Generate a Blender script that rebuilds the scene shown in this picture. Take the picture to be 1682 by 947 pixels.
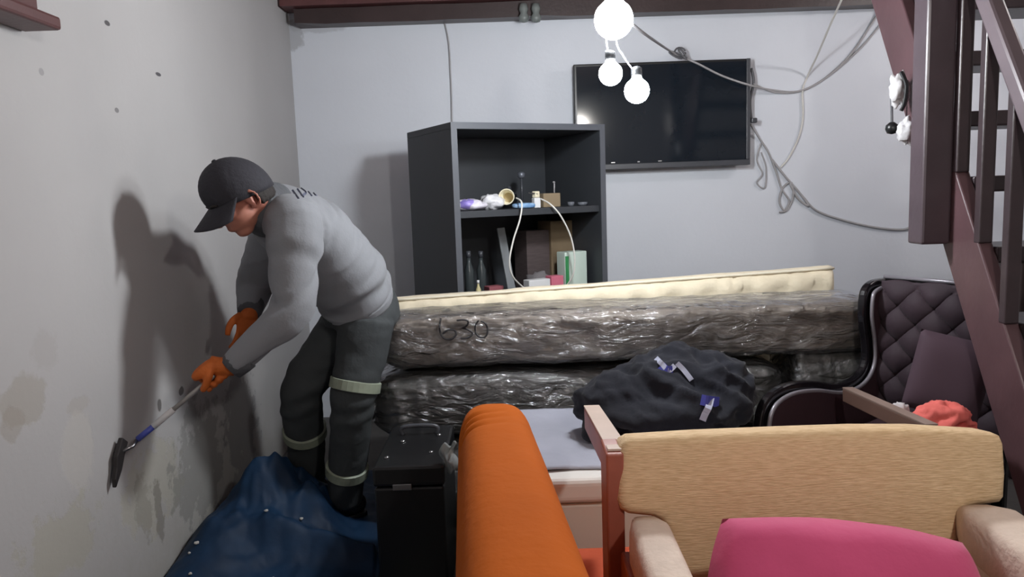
import bpy, bmesh, math, random
import numpy as np
from mathutils import Vector, Matrix, noise
from mathutils.bvhtree import BVHTree

random.seed(7)
for o in list(bpy.data.objects):
    bpy.data.objects.remove(o, do_unlink=True)
scene = bpy.context.scene
COL = scene.collection

# ------------------------------------------------------------------ camera
FPX = 1250.0
CAM = Vector((0.0, 0.0, 1.30))
PITCH, ROLL = 7.0, -2.0
ROT = Matrix.Rotation(math.radians(90 - PITCH), 3, 'X') @ Matrix.Rotation(math.radians(ROLL), 3, 'Z')
cam_d = bpy.data.cameras.new('camera')
cam_d.sensor_width = 36.0
cam_d.lens = 36.0 * FPX / 1682.0
cam_d.clip_start = 0.02
cam_o = bpy.data.objects.new('camera', cam_d)
cam_o.matrix_world = Matrix.Translation(CAM) @ ROT.to_4x4()
COL.objects.link(cam_o)
scene.camera = cam_o

# ------------------------------------------------------------------ world, exposure
world = bpy.data.worlds.new('world'); scene.world = world
world.use_nodes = True
world.node_tree.nodes['Background'].inputs[0].default_value = (0.5, 0.52, 0.56, 1)
world.node_tree.nodes['Background'].inputs[1].default_value = 0.05
vs = scene.view_settings
vs.view_transform = 'Standard'; vs.look = 'None'; vs.gamma = 1.0; vs.exposure = 0.0
vs.use_curve_mapping = False
BULB_MAIN, BULB_SMALL, BULB_ADDED = 380.0, 120.0, 370.0      # radiance of the lamps
BULB_ADDED_STAIR = 270.0

def ray(x, y):
    return ROT @ Vector(((x - 841) / FPX, -(y - 473.5) / FPX, -1.0))
def P(x, y, D):                       # photograph pixel + distance into the room -> point
    d = ray(x, y)
    return CAM + d * (D / d.y)
def PX(x, y, X):                      # pixel + lateral position
    d = ray(x, y)
    return CAM + d * (X / d.x)
def onplane(x, y, p0, n):
    d = ray(x, y); n = Vector(n)
    return CAM + d * ((Vector(p0) - CAM).dot(n) / d.dot(n))

# ------------------------------------------------------------------ materials
def lin(c):
    return tuple(((v / 255) / 12.92 if v / 255 <= 0.04045 else ((v / 255 + 0.055) / 1.055) ** 2.4) for v in c) + (1.0,)

class NT:
    def __init__(s, m):
        m.use_nodes = True
        s.t = m.node_tree; s.n = s.t.nodes; s.l = s.t.links
        s.b = s.n['Principled BSDF']
    def new(s, kind, **kw):
        n = s.n.new(kind)
        for k, v in kw.items():
            if k in n.inputs.keys():
                n.inputs[k].default_value = v
            else:
                setattr(n, k, v)
        return n
    def link(s, a, b): s.l.new(a, b)
    def math(s, op, a, b=None, c=None, clamp=False):
        n = s.n.new('ShaderNodeMath'); n.operation = op; n.use_clamp = clamp
        for i, v in enumerate((a, b, c)):
            if v is None: continue
            if isinstance(v, (int, float)): n.inputs[i].default_value = v
            else: s.link(v, n.inputs[i])
        return n.outputs[0]
    def mix(s, fac, a, b):
        n = s.n.new('ShaderNodeMix'); n.data_type = 'RGBA'
        for i, v in ((0, fac), (6, a), (7, b)):
            if isinstance(v, (int, float)): n.inputs[i].default_value = v
            elif isinstance(v, tuple): n.inputs[i].default_value = v
            else: s.link(v, n.inputs[i])
        return n.outputs[2]

MATS = {}
def mat(name, col, rough=0.6, metal=0.0, var=0.12, vscale=6.0, bump=0.0, bscale=40.0, stretch=(1, 1, 1),
        col2=None, coat=0.0, spec=0.5, sheen=0.0, detail=4.0, trans=0.0, vstretch=(1,1,1)):
    if name in MATS: return MATS[name]
    m = bpy.data.materials.new(name); t = NT(m)
    tc = t.new('ShaderNodeTexCoord')
    b = t.b
    c1 = lin(col); c2 = lin(col2) if col2 else tuple(v * (1 - var) for v in c1[:3]) + (1,)
    mp = t.new('ShaderNodeMapping'); mp.inputs['Scale'].default_value = vstretch
    t.link(tc.outputs['Object'], mp.inputs[0])
    nz = t.new('ShaderNodeTexNoise', Scale=vscale, Detail=detail)
    t.link(mp.outputs[0], nz.inputs['Vector'])
    fac = t.math('MULTIPLY_ADD', nz.outputs[0], 2.2, -0.6, clamp=True)
    t.link(t.mix(fac, c1, c2), b.inputs['Base Color'])
    b.inputs['Roughness'].default_value = rough
    b.inputs['Metallic'].default_value = metal
    b.inputs['Specular IOR Level'].default_value = spec
    if coat: b.inputs['Coat Weight'].default_value = coat; b.inputs['Coat Roughness'].default_value = 0.12
    if sheen: b.inputs['Sheen Weight'].default_value = sheen
    if trans: b.inputs['Transmission Weight'].default_value = trans
    if bump:
        mp2 = t.new('ShaderNodeMapping'); mp2.inputs['Scale'].default_value = stretch
        t.link(tc.outputs['Object'], mp2.inputs[0])
        n2 = t.new('ShaderNodeTexNoise', Scale=bscale, Detail=5.0)
        t.link(mp2.outputs[0], n2.inputs['Vector'])
        bp = t.new('ShaderNodeBump', Strength=bump, Distance=0.01)
        t.link(n2.outputs[0], bp.inputs['Height']); t.link(bp.outputs[0], b.inputs['Normal'])
    MATS[name] = m
    return m

def mat_emit(name, col, strength):
    m = bpy.data.materials.new(name); t = NT(m)
    t.b.inputs['Base Color'].default_value = (0.9, 0.9, 0.9, 1)
    t.b.inputs['Emission Color'].default_value = col
    t.b.inputs['Emission Strength'].default_value = strength
    MATS[name] = m
    return m

def mat_wall(name, base, patches, dirt=0.0, streak=None):
    """painted plaster; patches = list of (axis coord, z, r_axis, r_z, colour, strength, raggedness); axis 0=x 1=y"""
    m = bpy.data.materials.new(name); t = NT(m); b = t.b
    g = t.new('ShaderNodeNewGeometry'); sep = t.new('ShaderNodeSeparateXYZ')
    t.link(g.outputs['Position'], sep.inputs[0])
    n1 = t.new('ShaderNodeTexNoise', Scale=1.6, Detail=6.0); t.link(g.outputs['Position'], n1.inputs['Vector'])
    n2 = t.new('ShaderNodeTexNoise', Scale=11.0, Detail=7.0, Roughness=0.65); t.link(g.outputs['Position'], n2.inputs['Vector'])
    n3 = t.new('ShaderNodeTexNoise', Scale=45.0, Detail=5.0); t.link(g.outputs['Position'], n3.inputs['Vector'])
    c = t.mix(t.math('MULTIPLY_ADD', n1.outputs[0], 2.0, -0.6, clamp=True), lin(base), lin(tuple(v - 9 for v in base)))
    height = t.math('ADD', t.math('MULTIPLY', n2.outputs[0], 0.35), t.math('MULTIPLY', n3.outputs[0], 0.25))
    if dirt:   # damp, stained plaster towards the floor with ragged outline
        zz = t.math('ADD', sep.outputs[2], t.math('MULTIPLY', n1.outputs[0], 0.9))
        f = t.math('MULTIPLY_ADD', zz, -1.6, 1.55, clamp=True)
        f = t.math('MULTIPLY', f, t.math('MULTIPLY_ADD', n2.outputs[0], 1.6, -0.25, clamp=True))
        c = t.mix(t.math('MULTIPLY', f, dirt), c, lin((146, 140, 120)))
    for (a, z, ra, rz, col, st, rag, ax) in patches:
        da = t.math('DIVIDE', t.math('SUBTRACT', sep.outputs[ax], a), ra)
        dz = t.math('DIVIDE', t.math('SUBTRACT', sep.outputs[2], z), rz)
        d = t.math('SQRT', t.math('ADD', t.math('MULTIPLY', da, da), t.math('MULTIPLY', dz, dz)))
        d = t.math('ADD', d, t.math('MULTIPLY_ADD', n2.outputs[0], rag, -0.5 * rag))
        msk = t.math('MULTIPLY_ADD', d, -4.5, 4.5, clamp=True)
        c = t.mix(t.math('MULTIPLY', msk, st), c, lin(col))
        height = t.math('SUBTRACT', height, t.math('MULTIPLY', msk, 0.35 * st))
    t.link(c, b.inputs['Base Color'])
    b.inputs['Roughness'].default_value = 0.75
    bp = t.new('ShaderNodeBump', Strength=0.35, Distance=0.008)
    t.link(height, bp.inputs['Height']); t.link(bp.outputs[0], b.inputs['Normal'])
    MATS[name] = m
    return m

# ------------------------------------------------------------------ mesh helpers
WL = {}          # world location of every object built here (they are only translated)

class MB:
    def __init__(s): s.v = []; s.f = []
    def add(s, vs, fs):
        k = len(s.v); s.v += [Vector(v) for v in vs]; s.f += [tuple(i + k for i in f) for f in fs]
        return s
    def box(s, lo, hi, M=None):
        lo = Vector(lo); hi = Vector(hi)
        vs = [Vector((x, y, z)) for z in (lo.z, hi.z) for y in (lo.y, hi.y) for x in (lo.x, hi.x)]
        if M is not None: vs = [M @ v for v in vs]
        return s.add(vs, [(0, 2, 3, 1), (4, 5, 7, 6), (0, 1, 5, 4), (2, 6, 7, 3), (0, 4, 6, 2), (1, 3, 7, 5)])
    def bar(s, a, b, w, h, up=(0, 0, 1)):           # a box from a to b, w wide, h high
        a = Vector(a); b = Vector(b); d = (b - a); L = d.length; d.normalize()
        sd = d.cross(Vector(up)); sd.normalize(); u = sd.cross(d)
        M = Matrix((( sd.x, d.x, u.x, a.x), (sd.y, d.y, u.y, a.y), (sd.z, d.z, u.z, a.z), (0, 0, 0, 1)))
        return s.box((-w/2, 0, -h/2), (w/2, L, h/2), M)
    def rings(s, rs, cap=True, closed=True):
        n = len(rs[0]); vs = [v for r in rs for v in r]; fs = []
        for i in range(len(rs) - 1):
            for j in range(n if closed else n - 1):
                k = (j + 1) % n
                fs.append((i*n+j, i*n+k, (i+1)*n+k, (i+1)*n+j))
        if cap and closed:
            fs.append(tuple(range(n))[::-1]); fs.append(tuple((len(rs)-1)*n + j for j in range(n)))
        return s.add(vs, fs)
    def tube(s, pts, r, n=8, cap=True):
        pts = [Vector(p) for p in pts]
        rr = r if isinstance(r, (list, tuple)) else [r] * len(pts)
        rs = []; prev = None
        for i, p in enumerate(pts):
            d = (pts[min(i+1, len(pts)-1)] - pts[max(i-1, 0)]).normalized()
            if prev is None:
                a = d.orthogonal().normalized()
            else:
                a = (prev - d * prev.dot(d)); a = a.normalized() if a.length > 1e-6 else d.orthogonal().normalized()
            prev = a; b = d.cross(a)
            rs.append([p + (a * math.cos(2*math.pi*k/n) + b * math.sin(2*math.pi*k/n)) * rr[i] for k in range(n)])
        return s.rings(rs, cap)
    def lathe(s, prof, c=(0, 0, 0), axis=(0, 0, 1), n=20):     # prof = [(r, h)]
        c = Vector(c); ax = Vector(axis).normalized(); a = ax.orthogonal().normalized(); b = ax.cross(a)
        return s.rings([[c + ax*h + (a*math.cos(2*math.pi*k/n) + b*math.sin(2*math.pi*k/n)) * max(r, 1e-4) for k in range(n)] for r, h in prof])
    def ell(s, c, r, M=None, n=20, m=12, p=1.0):     # (super)ellipsoid
        c = Vector(c); r = Vector(r) if not isinstance(r, (int, float)) else Vector((r, r, r))
        def sp(v, e): return math.copysign(abs(v) ** e, v)
        rs = []
        for i in range(m + 1):
            ph = -math.pi/2 + math.pi * (0.02 + 0.96 * i / m)
            ring = []
            for j in range(n):
                th = 2*math.pi*j/n
                v = Vector((r.x*sp(math.cos(ph), p)*sp(math.cos(th), p), r.y*sp(math.cos(ph), p)*sp(math.sin(th), p), r.z*sp(math.sin(ph), p)))
                ring.append(c + (M @ v if M is not None else v))
            rs.append(ring)
        return s.rings(rs)
    def prism(s, poly, vec):                          # polygon of 3-D points extruded by vec
        vec = Vector(vec); n = len(poly)
        vs = [Vector(p) for p in poly] + [Vector(p) + vec for p in poly]
        fs = [tuple(range(n))[::-1], tuple(range(n, 2*n))] + [(i, (i+1) % n, n+(i+1) % n, n+i) for i in range(n)]
        return s.add(vs, fs)
    def grid(s, fn, nu, nv):
        vs = [fn(i/nu, j/nv) for j in range(nv+1) for i in range(nu+1)]
        w = nu + 1
        return s.add(vs, [(j*w+i, j*w+i+1, (j+1)*w+i+1, (j+1)*w+i) for j in range(nv) for i in range(nu)])
    def mesh(s, name):
        me = bpy.data.meshes.new(name); me.from_pydata([tuple(v) for v in s.v], [], s.f); me.update()
        bm = bmesh.new(); bm.from_mesh(me); bmesh.ops.recalc_face_normals(bm, faces=bm.faces); bm.to_mesh(me); bm.free()
        return me
    def build(s, name, m, parent=None, bevel=0.0, seg=2, smooth=False, remesh=0.0, smooth_it=0, disp=None, sub=0, solid=0.0, angle=30):
        me = s.mesh(name)
        if remesh or sub or solid:
            tmp = bpy.data.objects.new('tmp', me); COL.objects.link(tmp)
            if solid:
                q = tmp.modifiers.new('s', 'SOLIDIFY'); q.thickness = solid; q.offset = -1
            if remesh:
                q = tmp.modifiers.new('r', 'REMESH'); q.mode = 'VOXEL'; q.voxel_size = remesh
            if smooth_it:
                q = tmp.modifiers.new('k', 'SMOOTH'); q.iterations = smooth_it; q.factor = 0.5
            if sub:
                q = tmp.modifiers.new('d', 'SUBSURF'); q.levels = sub
            dg = bpy.context.evaluated_depsgraph_get()
            me2 = bpy.data.meshes.new_from_object(tmp.evaluated_get(dg))
            bpy.data.objects.remove(tmp, do_unlink=True); me = me2; me.name = name
        if bevel:
            bm = bmesh.new(); bm.from_mesh(me)
            bmesh.ops.remove_doubles(bm, verts=bm.verts, dist=1e-6)
            es = [e for e in bm.edges if len(e.link_faces) == 2 and e.calc_face_angle(0) > math.radians(angle)]
            bmesh.ops.bevel(bm, geom=es, offset=bevel, segments=seg, profile=0.5, affect='EDGES', clamp_overlap=True)
            bm.to_mesh(me); bm.free()
        if disp:
            bm = bmesh.new(); bm.from_mesh(me); bm.normal_update()
            nv = [(v, v.co + v.normal * disp(v.co.copy(), v.normal.copy())) for v in bm.verts]
            for v, c in nv: v.co = c
            bm.to_mesh(me); bm.free()
        return finish(name, me, m, parent, smooth)

def finish(name, me, m, parent=None, smooth=False):
    n = len(me.vertices); co = np.empty(n * 3, 'f'); me.vertices.foreach_get('co', co); co = co.reshape(-1, 3)
    lo = co.min(0); hi = co.max(0)
    c = Vector((float(lo[0] + hi[0]) / 2, float(lo[1] + hi[1]) / 2, float(lo[2])))
    me.transform(Matrix.Translation(-c))
    me.materials.clear(); me.materials.append(m)
    if smooth: me.polygons.foreach_set('use_smooth', [True] * len(me.polygons))
    me.update()
    o = bpy.data.objects.new(name, me); COL.objects.link(o)
    WL[o.name] = c
    if parent is not None:
        o.parent = parent; o.location = c - WL[parent.name]
    else:
        o.location = c
    return o

def thing(name, loc, label, cat, group=None):
    o = bpy.data.objects.new(name, None); COL.objects.link(o)
    o.empty_display_size = 0.05
    o.location = Vector(loc); WL[o.name] = Vector(loc)
    return tag(o, label, cat, group)
def tag(o, label, cat, group=None):
    o['label'] = label; o['category'] = cat
    if group: o['group'] = group
    return o
def struct(o): o['kind'] = 'structure'; return o

def cr(pts, k=6):                                     # Catmull-Rom through the points
    pts = [Vector(p) for p in pts]; out = []
    for i in range(len(pts) - 1):
        p0, p1, p2, p3 = pts[max(i-1, 0)], pts[i], pts[i+1], pts[min(i+2, len(pts)-1)]
        for j in range(k):
            t = j / k
            out.append(0.5 * ((2*p1) + (p2-p0)*t + (2*p0-5*p1+4*p2-p3)*t*t + (3*p1-p0-3*p2+p3)*t**3))
    out.append(pts[-1]); return out
def crs(vals, k=6): return [v.x for v in cr([Vector((a, 0, 0)) for a in vals], k)]
def nz(p, s=1.0, o=4): return noise.fractal(Vector(p) * s, 1.0, 2.0, o)
def bvh_of(o):
    me = o.data; W = WL[o.name]
    return BVHTree.FromPolygons([v.co + W for v in me.vertices], [tuple(p.vertices) for p in me.polygons])
def hit(tree, x, y, off=0.003):
    d = ray(x, y).normalized(); h = tree.ray_cast(CAM, d)
    return None if h[0] is None else h[0] - d * off
def pathhit(tree, pxs, k=5, off=0.003):
    q = cr([Vector((x, y, 0)) for x, y in pxs], k); out = [hit(tree, p.x, p.y, off) for p in q]
    return [p for p in out if p is not None]
def ribbon(mb, pts, w, t=0.003, vdir=None):           # flat strip along pts lying on a surface that faces the camera
    rs = []
    for i, p in enumerate(pts):
        d = (pts[min(i+1, len(pts)-1)] - pts[max(i-1, 0)]).normalized()
        v = (CAM - p).normalized() if vdir is None else Vector(vdir); sd = d.cross(v).normalized(); u = sd.cross(d).normalized()
        if u.dot(v) < 0: u = -u
        rs.append([p - sd*w/2 - u*t, p + sd*w/2 - u*t, p + sd*w/2 + u*t, p - sd*w/2 + u*t])
    return mb.rings(rs)

# common materials
M_WOODRED = mat('maroon_painted_wood', (100, 62, 62), 0.45, var=0.35, vscale=8, bump=0.1, bscale=60)
M_DARKWOOD = mat('dark_brown_wood', (62, 48, 48), 0.42, var=0.3, vscale=10, bump=0.12, bscale=60)
M_BLACKPL = mat('black_plastic', (24, 25, 27), 0.35, var=0.2)
M_WHITEPL = mat('white_plastic', (225, 226, 228), 0.4, var=0.05)
M_GREYCORD = mat('grey_cord', (168, 166, 168), 0.5, var=0.1)
M_DARKCORD = mat('dark_cord', (95, 95, 100), 0.5, var=0.1)
M_WHITECORD = mat('white_cord', (222, 220, 214), 0.5, var=0.05)
M_METAL = mat('brushed_metal', (170, 170, 172), 0.3, metal=1.0, var=0.1)

# ================================================================== SETTING
XL, YB, XR, YF, ZC = -1.22, 4.50, 3.05, -1.70, 2.62
stain = []
def st(px_, py_, rpx, rpy, col, s, rag=1.6):
    p = PX(px_, py_, XL); k = (p - CAM).length / FPX
    stretch = abs(PX(px_ - rpx, py_, XL).y - PX(px_ + rpx, py_, XL).y) / 2
    stain.append((p.y, p.z, max(stretch, 0.004), rpy * k, col, s, rag, 1))
st(40, 655, 45, 38, (160, 153, 142), 0.55)
st(20, 700, 22, 26, (156, 148, 138), 0.5)
st(72, 575, 26, 34, (172, 168, 166), 0.5)
st(128, 665, 20, 14, (172, 166, 160), 0.5)
st(130, 740, 32, 60, (192, 188, 182), 0.5)
st(255, 790, 55, 70, (176, 172, 158), 0.6, 2.6)
st(235, 830, 14, 60, (140, 136, 126), 0.5, 2.8)
st(262, 835, 8, 50, (116, 112, 104), 0.6, 2.6)
st(330, 760, 45, 100, (130, 130, 126), 0.6, 3.0)
st(395, 700, 28, 110, (120, 120, 120), 0.6, 3.0)
st(262, 665, 4, 10, (84, 80, 78), 0.8, 1.6)
st(298, 642, 5, 7, (70, 66, 64), 0.8, 1.6)
st(100, 890, 75, 60, (170, 166, 148), 0.5, 2.6)
st(176, 38, 5, 4, (78, 76, 78), 0.95, 0.6)
st(260, 122, 5, 3, (78, 76, 80), 0.95, 0.6)
st(192, 181, 4, 4, (110, 108, 110), 0.8, 0.6)
st(68, 118, 5, 6, (136, 134, 136), 0.6, 0.6)
M_WL = mat_wall('stained_white_plaster', (182, 180, 180), stain, dirt=0.7)
bst = []
for (x_, y_, rx, ry, c_, s_) in ((480, 60, 20, 26, (150, 150, 152), .55), (520, 42, 60, 14, (160, 160, 164), .4)):
    p = P(x_, y_, YB); k = YB / FPX
    bst.append((p.x, p.z, rx * k, ry * k, c_, s_, 1.5, 0))
M_WB = mat_wall('white_plaster', (222, 226, 234), bst)
M_WR = mat_wall('pale_plaster', (214, 210, 212), [])
M_CEIL = mat('ceiling_boards_paint', (120, 100, 96), 0.7, var=0.3, vscale=3, bump=0.1)
M_FLOOR = mat('grey_cement_floor', (92, 90, 88), 0.7, var=0.35, vscale=4, bump=0.2, bscale=25)

struct(MB().box((XL - .12, YF, 0), (XL, YB + .12, ZC)).build('wall_left', M_WL))
struct(MB().box((XL, YB, 0), (XR, YB + .12, ZC)).build('wall_back', M_WB))
struct(MB().box((XR, YF, 0), (XR + .12, YB + .12, ZC)).build('wall_right', M_WR))
struct(MB().box((XL, YF - .12, 0), (XR, YF, ZC)).build('wall_front', M_WR))
struct(MB().box((XL - .12, YF - .12, -.1), (XR + .12, YB + .12, 0)).build('floor', M_FLOOR))
struct(MB().box((XL - .12, YF - .12, ZC), (XR + .12, YB + .12, ZC + .1)).build('ceiling', M_CEIL))

# maroon wall plate along the top of the back wall
zb = P(700, 34, 4.38).z
beam = thing('ceiling_beam', (0.4, 4.44, zb), 'dark maroon timber beam running along the top of the back wall', 'beam')
b = MB()
xs = [P(486, 38, 4.4).x + i * (2.95 - P(486, 38, 4.4).x) / 24 for i in range(25)]
b.rings([[(x, 4.37, zb + .008*nz((x*3, 1, 0)) + (.012 if i == 0 else 0)), (x, 4.498, zb + .006), (x, 4.498, zb + .10), (x, 4.37, zb + .085 + .004*nz((x*3, 5, 0)))] for i, x in enumerate(xs)])
b.build('lower_plank', M_DARKWOOD, beam)
MB().box((P(455, 10, 4.4).x, 4.33, zb + .092), (2.95, 4.498, zb + .30)).build('upper_plank', M_WOODRED, beam, bevel=.006)
p = P(442, 8, 4.40)
MB().box((XL + .002, 4.30, p.z - .035), (p.x + .07, 4.45, p.z + .16)).build('end_block', M_DARKWOOD, beam, bevel=.01)
for dx in (860, 880):
    p = P(dx, 24, 4.36)
    MB().lathe([(.004, -.05), (.022, -.045), (.03, -.02), (.018, 0), (.026, .02), (.02, .05), (.004, .052)], p - Vector((0, .03, 0)), n=14).build('cable_knob', mat('grey_porcelain', (118, 124, 122), .4), beam, smooth=True)

# beam end by the left wall
p1 = PX(70, 44, XL + .05)
bl = thing('timber_beam_end', (XL + .06, 1.3, p1.z), 'reddish-brown notched timber beam end high on the left wall', 'beam')
MB().box((XL + .001, .2, p1.z - .012), (XL + .10, p1.y, p1.z + .022)).build('lower_board', M_WOODRED, bl, bevel=.008)
MB().box((XL + .001, .2, p1.z + .023), (XL + .08, p1.y - .06, p1.z + .12)).build('upper_block', M_WOODRED, bl, bevel=.006)

# ================================================================== LAMPS
M_BULB = mat_emit('bulb_glow', (0.93, 0.97, 1.0, 1), BULB_MAIN)
M_BULB2 = mat_emit('small_bulb_glow', (0.93, 0.97, 1.0, 1), BULB_SMALL)
M_BULB3 = mat_emit('added_bulb_glow', (1.0, 0.96, 0.90, 1), BULB_ADDED)
DL = 2.6
A = P(1008, 32, DL)
lamp = thing('pendant_lamp', (A.x, A.y, A.z - .27), 'cluster of three glowing bare bulbs hanging on thin wires before the screen', 'lamp')
def bulb(c, r, m, parent):
    prof = [(.001, -r)] + [(r*math.sin(a), -r*math.cos(a)) for a in [math.pi*i/14 for i in range(1, 11)]] + [(r*.42, r*.95), (r*.36, r*1.15)]
    MB().lathe(prof, c, n=24).build('bulb', m, parent, smooth=True)
    MB().lathe([(r*.38, r*1.15), (r*.44, r*1.2), (r*.44, r*1.75), (r*.2, r*1.9)], c, n=16).build('socket', M_BLACKPL, parent, smooth=True)
bulb(A, .064, M_BULB, lamp)
B1, B2 = P(1003, 121, DL - .02), P(1046, 149, DL + .02)
bulb(B1, .039, M_BULB2, lamp); bulb(B2, .042, M_BULB2, lamp)
MB().tube(cr([A + Vector((0, 0, .1)), A + Vector((.004, 0, .4)), Vector((A.x, A.y, ZC))]), .004, 6).build('cord', M_BLACKPL, lamp)
MB().tube(cr([A + Vector((-.012, .02, .07)), P(996, 60, DL + .06), P(998, 82, DL + .03), B1 + Vector((-.012, .02, .075)), B1 + Vector((0, 0, .062))]), .0028, 6).build('wire', M_DARKCORD, lamp)
MB().tube(cr([A + Vector((.012, .02, .07)), P(1012, 66, DL + .06), P(1024, 92, DL + .05), P(1038, 112, DL + .04), B2 + Vector((0, 0, .066))]), .0028, 6).build('wire', M_DARKCORD, lamp)

Bc = Vector((0.80, 0.30, 2.02))  # unseen bulb added near the camera to brighten the foreground chairs
cl = thing('added_lamp', (Bc.x, Bc.y, Bc.z - .06), 'bare bulb added out of view near the camera to light the foreground', 'lamp')
bulb(Bc, .055, M_BULB3, cl)
MB().tube([Bc + Vector((0, 0, .1)), Vector((Bc.x, Bc.y, ZC))], .006, 6).build('cord', M_BLACKPL, cl)

Sc = Vector((2.62, 3.05, 2.40))  # unseen bulb added to brighten the wall behind the stairs
sl = thing('added_lamp', (Sc.x, Sc.y, Sc.z - .06), 'bare bulb added out of view beyond the staircase to light the wall', 'lamp')
bulb(Sc, .05, mat_emit('added_stair_glow', (1.0, 0.96, 0.95, 1), BULB_ADDED_STAIR), sl)
MB().tube([Sc + Vector((0, 0, .09)), Vector((Sc.x, Sc.y, ZC))], .006, 6).build('cord', M_BLACKPL, sl)

# ================================================================== STAIRCASE
XS = 1.42
def sp(x, y, X=XS): return PX(x, y, X)
s1, s2 = sp(1430, 0), sp(1680, 850)
sdir = (s2 - s1); sdir.x = 0; sdir.normalize()               # down the stair
slope = (s1.z - s2.z) / (s1.y - s2.y)
def zlow(y): return s1.z + (y - s1.y) * slope                # lower edge of the stringer
RUNW = .20                                                  # stringer width measured along y
M_STAIR = mat('maroon_stair_paint', (98, 72, 76), 0.38, var=0.25, vscale=7, bump=.08)
M_POST = mat('post_stain', (86, 74, 80), 0.35, var=0.25, vscale=8, bump=.08)
M_STAIRD = mat('dark_stair_stain', (70, 58, 62), 0.35, var=0.3, vscale=9, bump=.1)
yb0 = s1.y - s1.z / slope                                    # where the lower edge meets the floor
ytop = s1.y + (ZC - s1.z) / slope
stair = thing('staircase', (XS + .35, yb0, 0), 'steep dark maroon wooden staircase with balusters and open risers', 'staircase')
def stringer(x0, nm):
    poly = [(x0, yb0 - .0, 0), (x0, ytop, ZC), (x0, ytop - RUNW, ZC), (x0, yb0 - RUNW, 0)]
    return MB().prism(poly, (.045, 0, 0)).build(nm, M_STAIR, stair, bevel=.005)
stringer(XS, 'stringer'); stringer(XS + .78, 'stringer')
rise = .213; k = 1
t0 = sp(1600, 195, XS + .06)
zt = zlow(t0.y) % rise
z = .17
# the treads seen between the balusters fix the height of the steps
zref = PX(1600, 195, XS + .12).z
z = zref % rise
while z < ZC - .08:
    yy = yb0 - RUNW/2 + z / slope
    MB().box((XS + .045, yy - .10, z - .025), (XS + .78, yy + .10, z + .025)).build('tread', M_STAIRD, stair, bevel=.006)
    z += rise
# newel post
pc = sp(1527, 300, XS - .05)
pz = sp(1527, 400, XS - .05).z
MB().box((XS - .095, pc.y - .045, pz), (XS - .002, pc.y + .045, ZC - .002)).build('newel_post', M_POST, stair, bevel=.008)
# balusters and handrail
r1, r2 = sp(1625, 0, XS + .02), sp(1684, 132, XS + .02)
def zrail(y): return r1.z + (y - r1.y) * slope
bx = [1581, 1623, 1672]
ys = [sp(x, 200, XS + .02).y for x in bx]
ys += [ys[-1] - .145, ys[-1] - .29, ys[-1] - .43]
for y in ys:
    z0 = max(zlow(y) + RUNW*slope - .012, 0.004); z1 = min(zrail(y) + .02, ZC - .003)
    if z1 - z0 < .15: continue
    MB().box((XS - .002, y - .015, z0), (XS + .040, y + .015, z1)).build('baluster', M_STAIRD, stair, bevel=.004)
ya = yb0 - .45
MB().bar((XS + .02, r1.y + (ZC - .02 - r1.z) / slope, ZC - .02), (XS + .02, max(ya, .9), max(zrail(max(ya, .9)), .1)), .05, .055).build('handrail', mat('worn_rail_wood', (120, 108, 114), .35, var=.2), stair, bevel=.01)
struct_post_y = ys[-1]

# crumpled white bags and the hanging knob by the stringer
def crumple(c, r, amp=.25, s=9, n=20, m=14, seed=0):
    b = MB().ell((0, 0, 0), r, n=n, m=m)
    c = Vector(c)
    b.v = [c + v * (1 + amp * nz(v.normalized() * 1.0 + Vector((seed, 0, 0)), s / 4)) for v in b.v]
    return b
M_BAG = mat('white_film_bag', (214, 212, 214), .35, var=.1, bump=.5, bscale=30)
hb = thing('hanging_bag', P(1475, 190, 2.72), 'small crumpled white bag tied to the maroon stringer with a dark cord', 'bag')
crumple(P(1476, 148, 2.70), (.030, .025, .062), .5, seed=3, n=22, m=16).build('bag', M_BAG, hb, smooth=True)
MB().tube(cr([P(1480, 118, 2.68), P(1489, 140, 2.665), P(1486, 168, 2.665), P(1480, 182, 2.67)]), .007, 8).build('cord', M_BLACKPL, hb)
hb2 = crumple(P(1489, 216, 2.68), (.028, .025, .045), .45, seed=9, n=22, m=16).build('hanging_bag', M_BAG, smooth=True)
tag(hb2, 'lower crumpled white bag wedged between stringer and newel post', 'bag')
kn = thing('hanging_rattle', P(1465, 214, 2.74), 'dark round knob hanging on a thin rod below the white bag', 'knob')
MB().lathe([(.002, -.022), (.016, -.018), (.022, -.004), (.02, .01), (.008, .02)], P(1465, 210, 2.74), n=16).build('knob', M_BLACKPL, kn, smooth=True)
MB().tube([P(1464, 150, 2.74), P(1465, 204, 2.74)], .005, 8).build('rod', M_DARKCORD, kn)

# dark chest added under the stairs to fill the gaps with shade
ch = thing('added_dark_chest', (2.0, 3.4, 0), 'dark brown chest added to darken the gaps behind the open stair treads', 'chest of drawers')
cx0, cx1, cy0, cy1, ct = 2.14, 3.02, 3.15, 3.65, .98
MB().box((cx0, cy0 + .02, 0), (cx1, cy1, ct - .03)).build('body', M_DARKWOOD, ch, bevel=.004)
MB().box((cx0 - .02, cy0 - .01, ct - .03), (cx1 + .02, cy1, ct)).build('top', M_DARKWOOD, ch, bevel=.005)
for i in range(2):
    for j in range(4):
        x0 = cx0 + .02 + i * .43; z0 = .04 + j * .225
        d = MB().box((x0, cy0, z0), (x0 + .41, cy0 + .019, z0 + .21)).build('drawer', M_DARKWOOD, ch, bevel=.004)
        MB().bar((x0 + .14, cy0 - .015, z0 + .12), (x0 + .27, cy0 - .015, z0 + .12), .012, .012).build('handle', M_METAL, d, bevel=.003)

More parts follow.
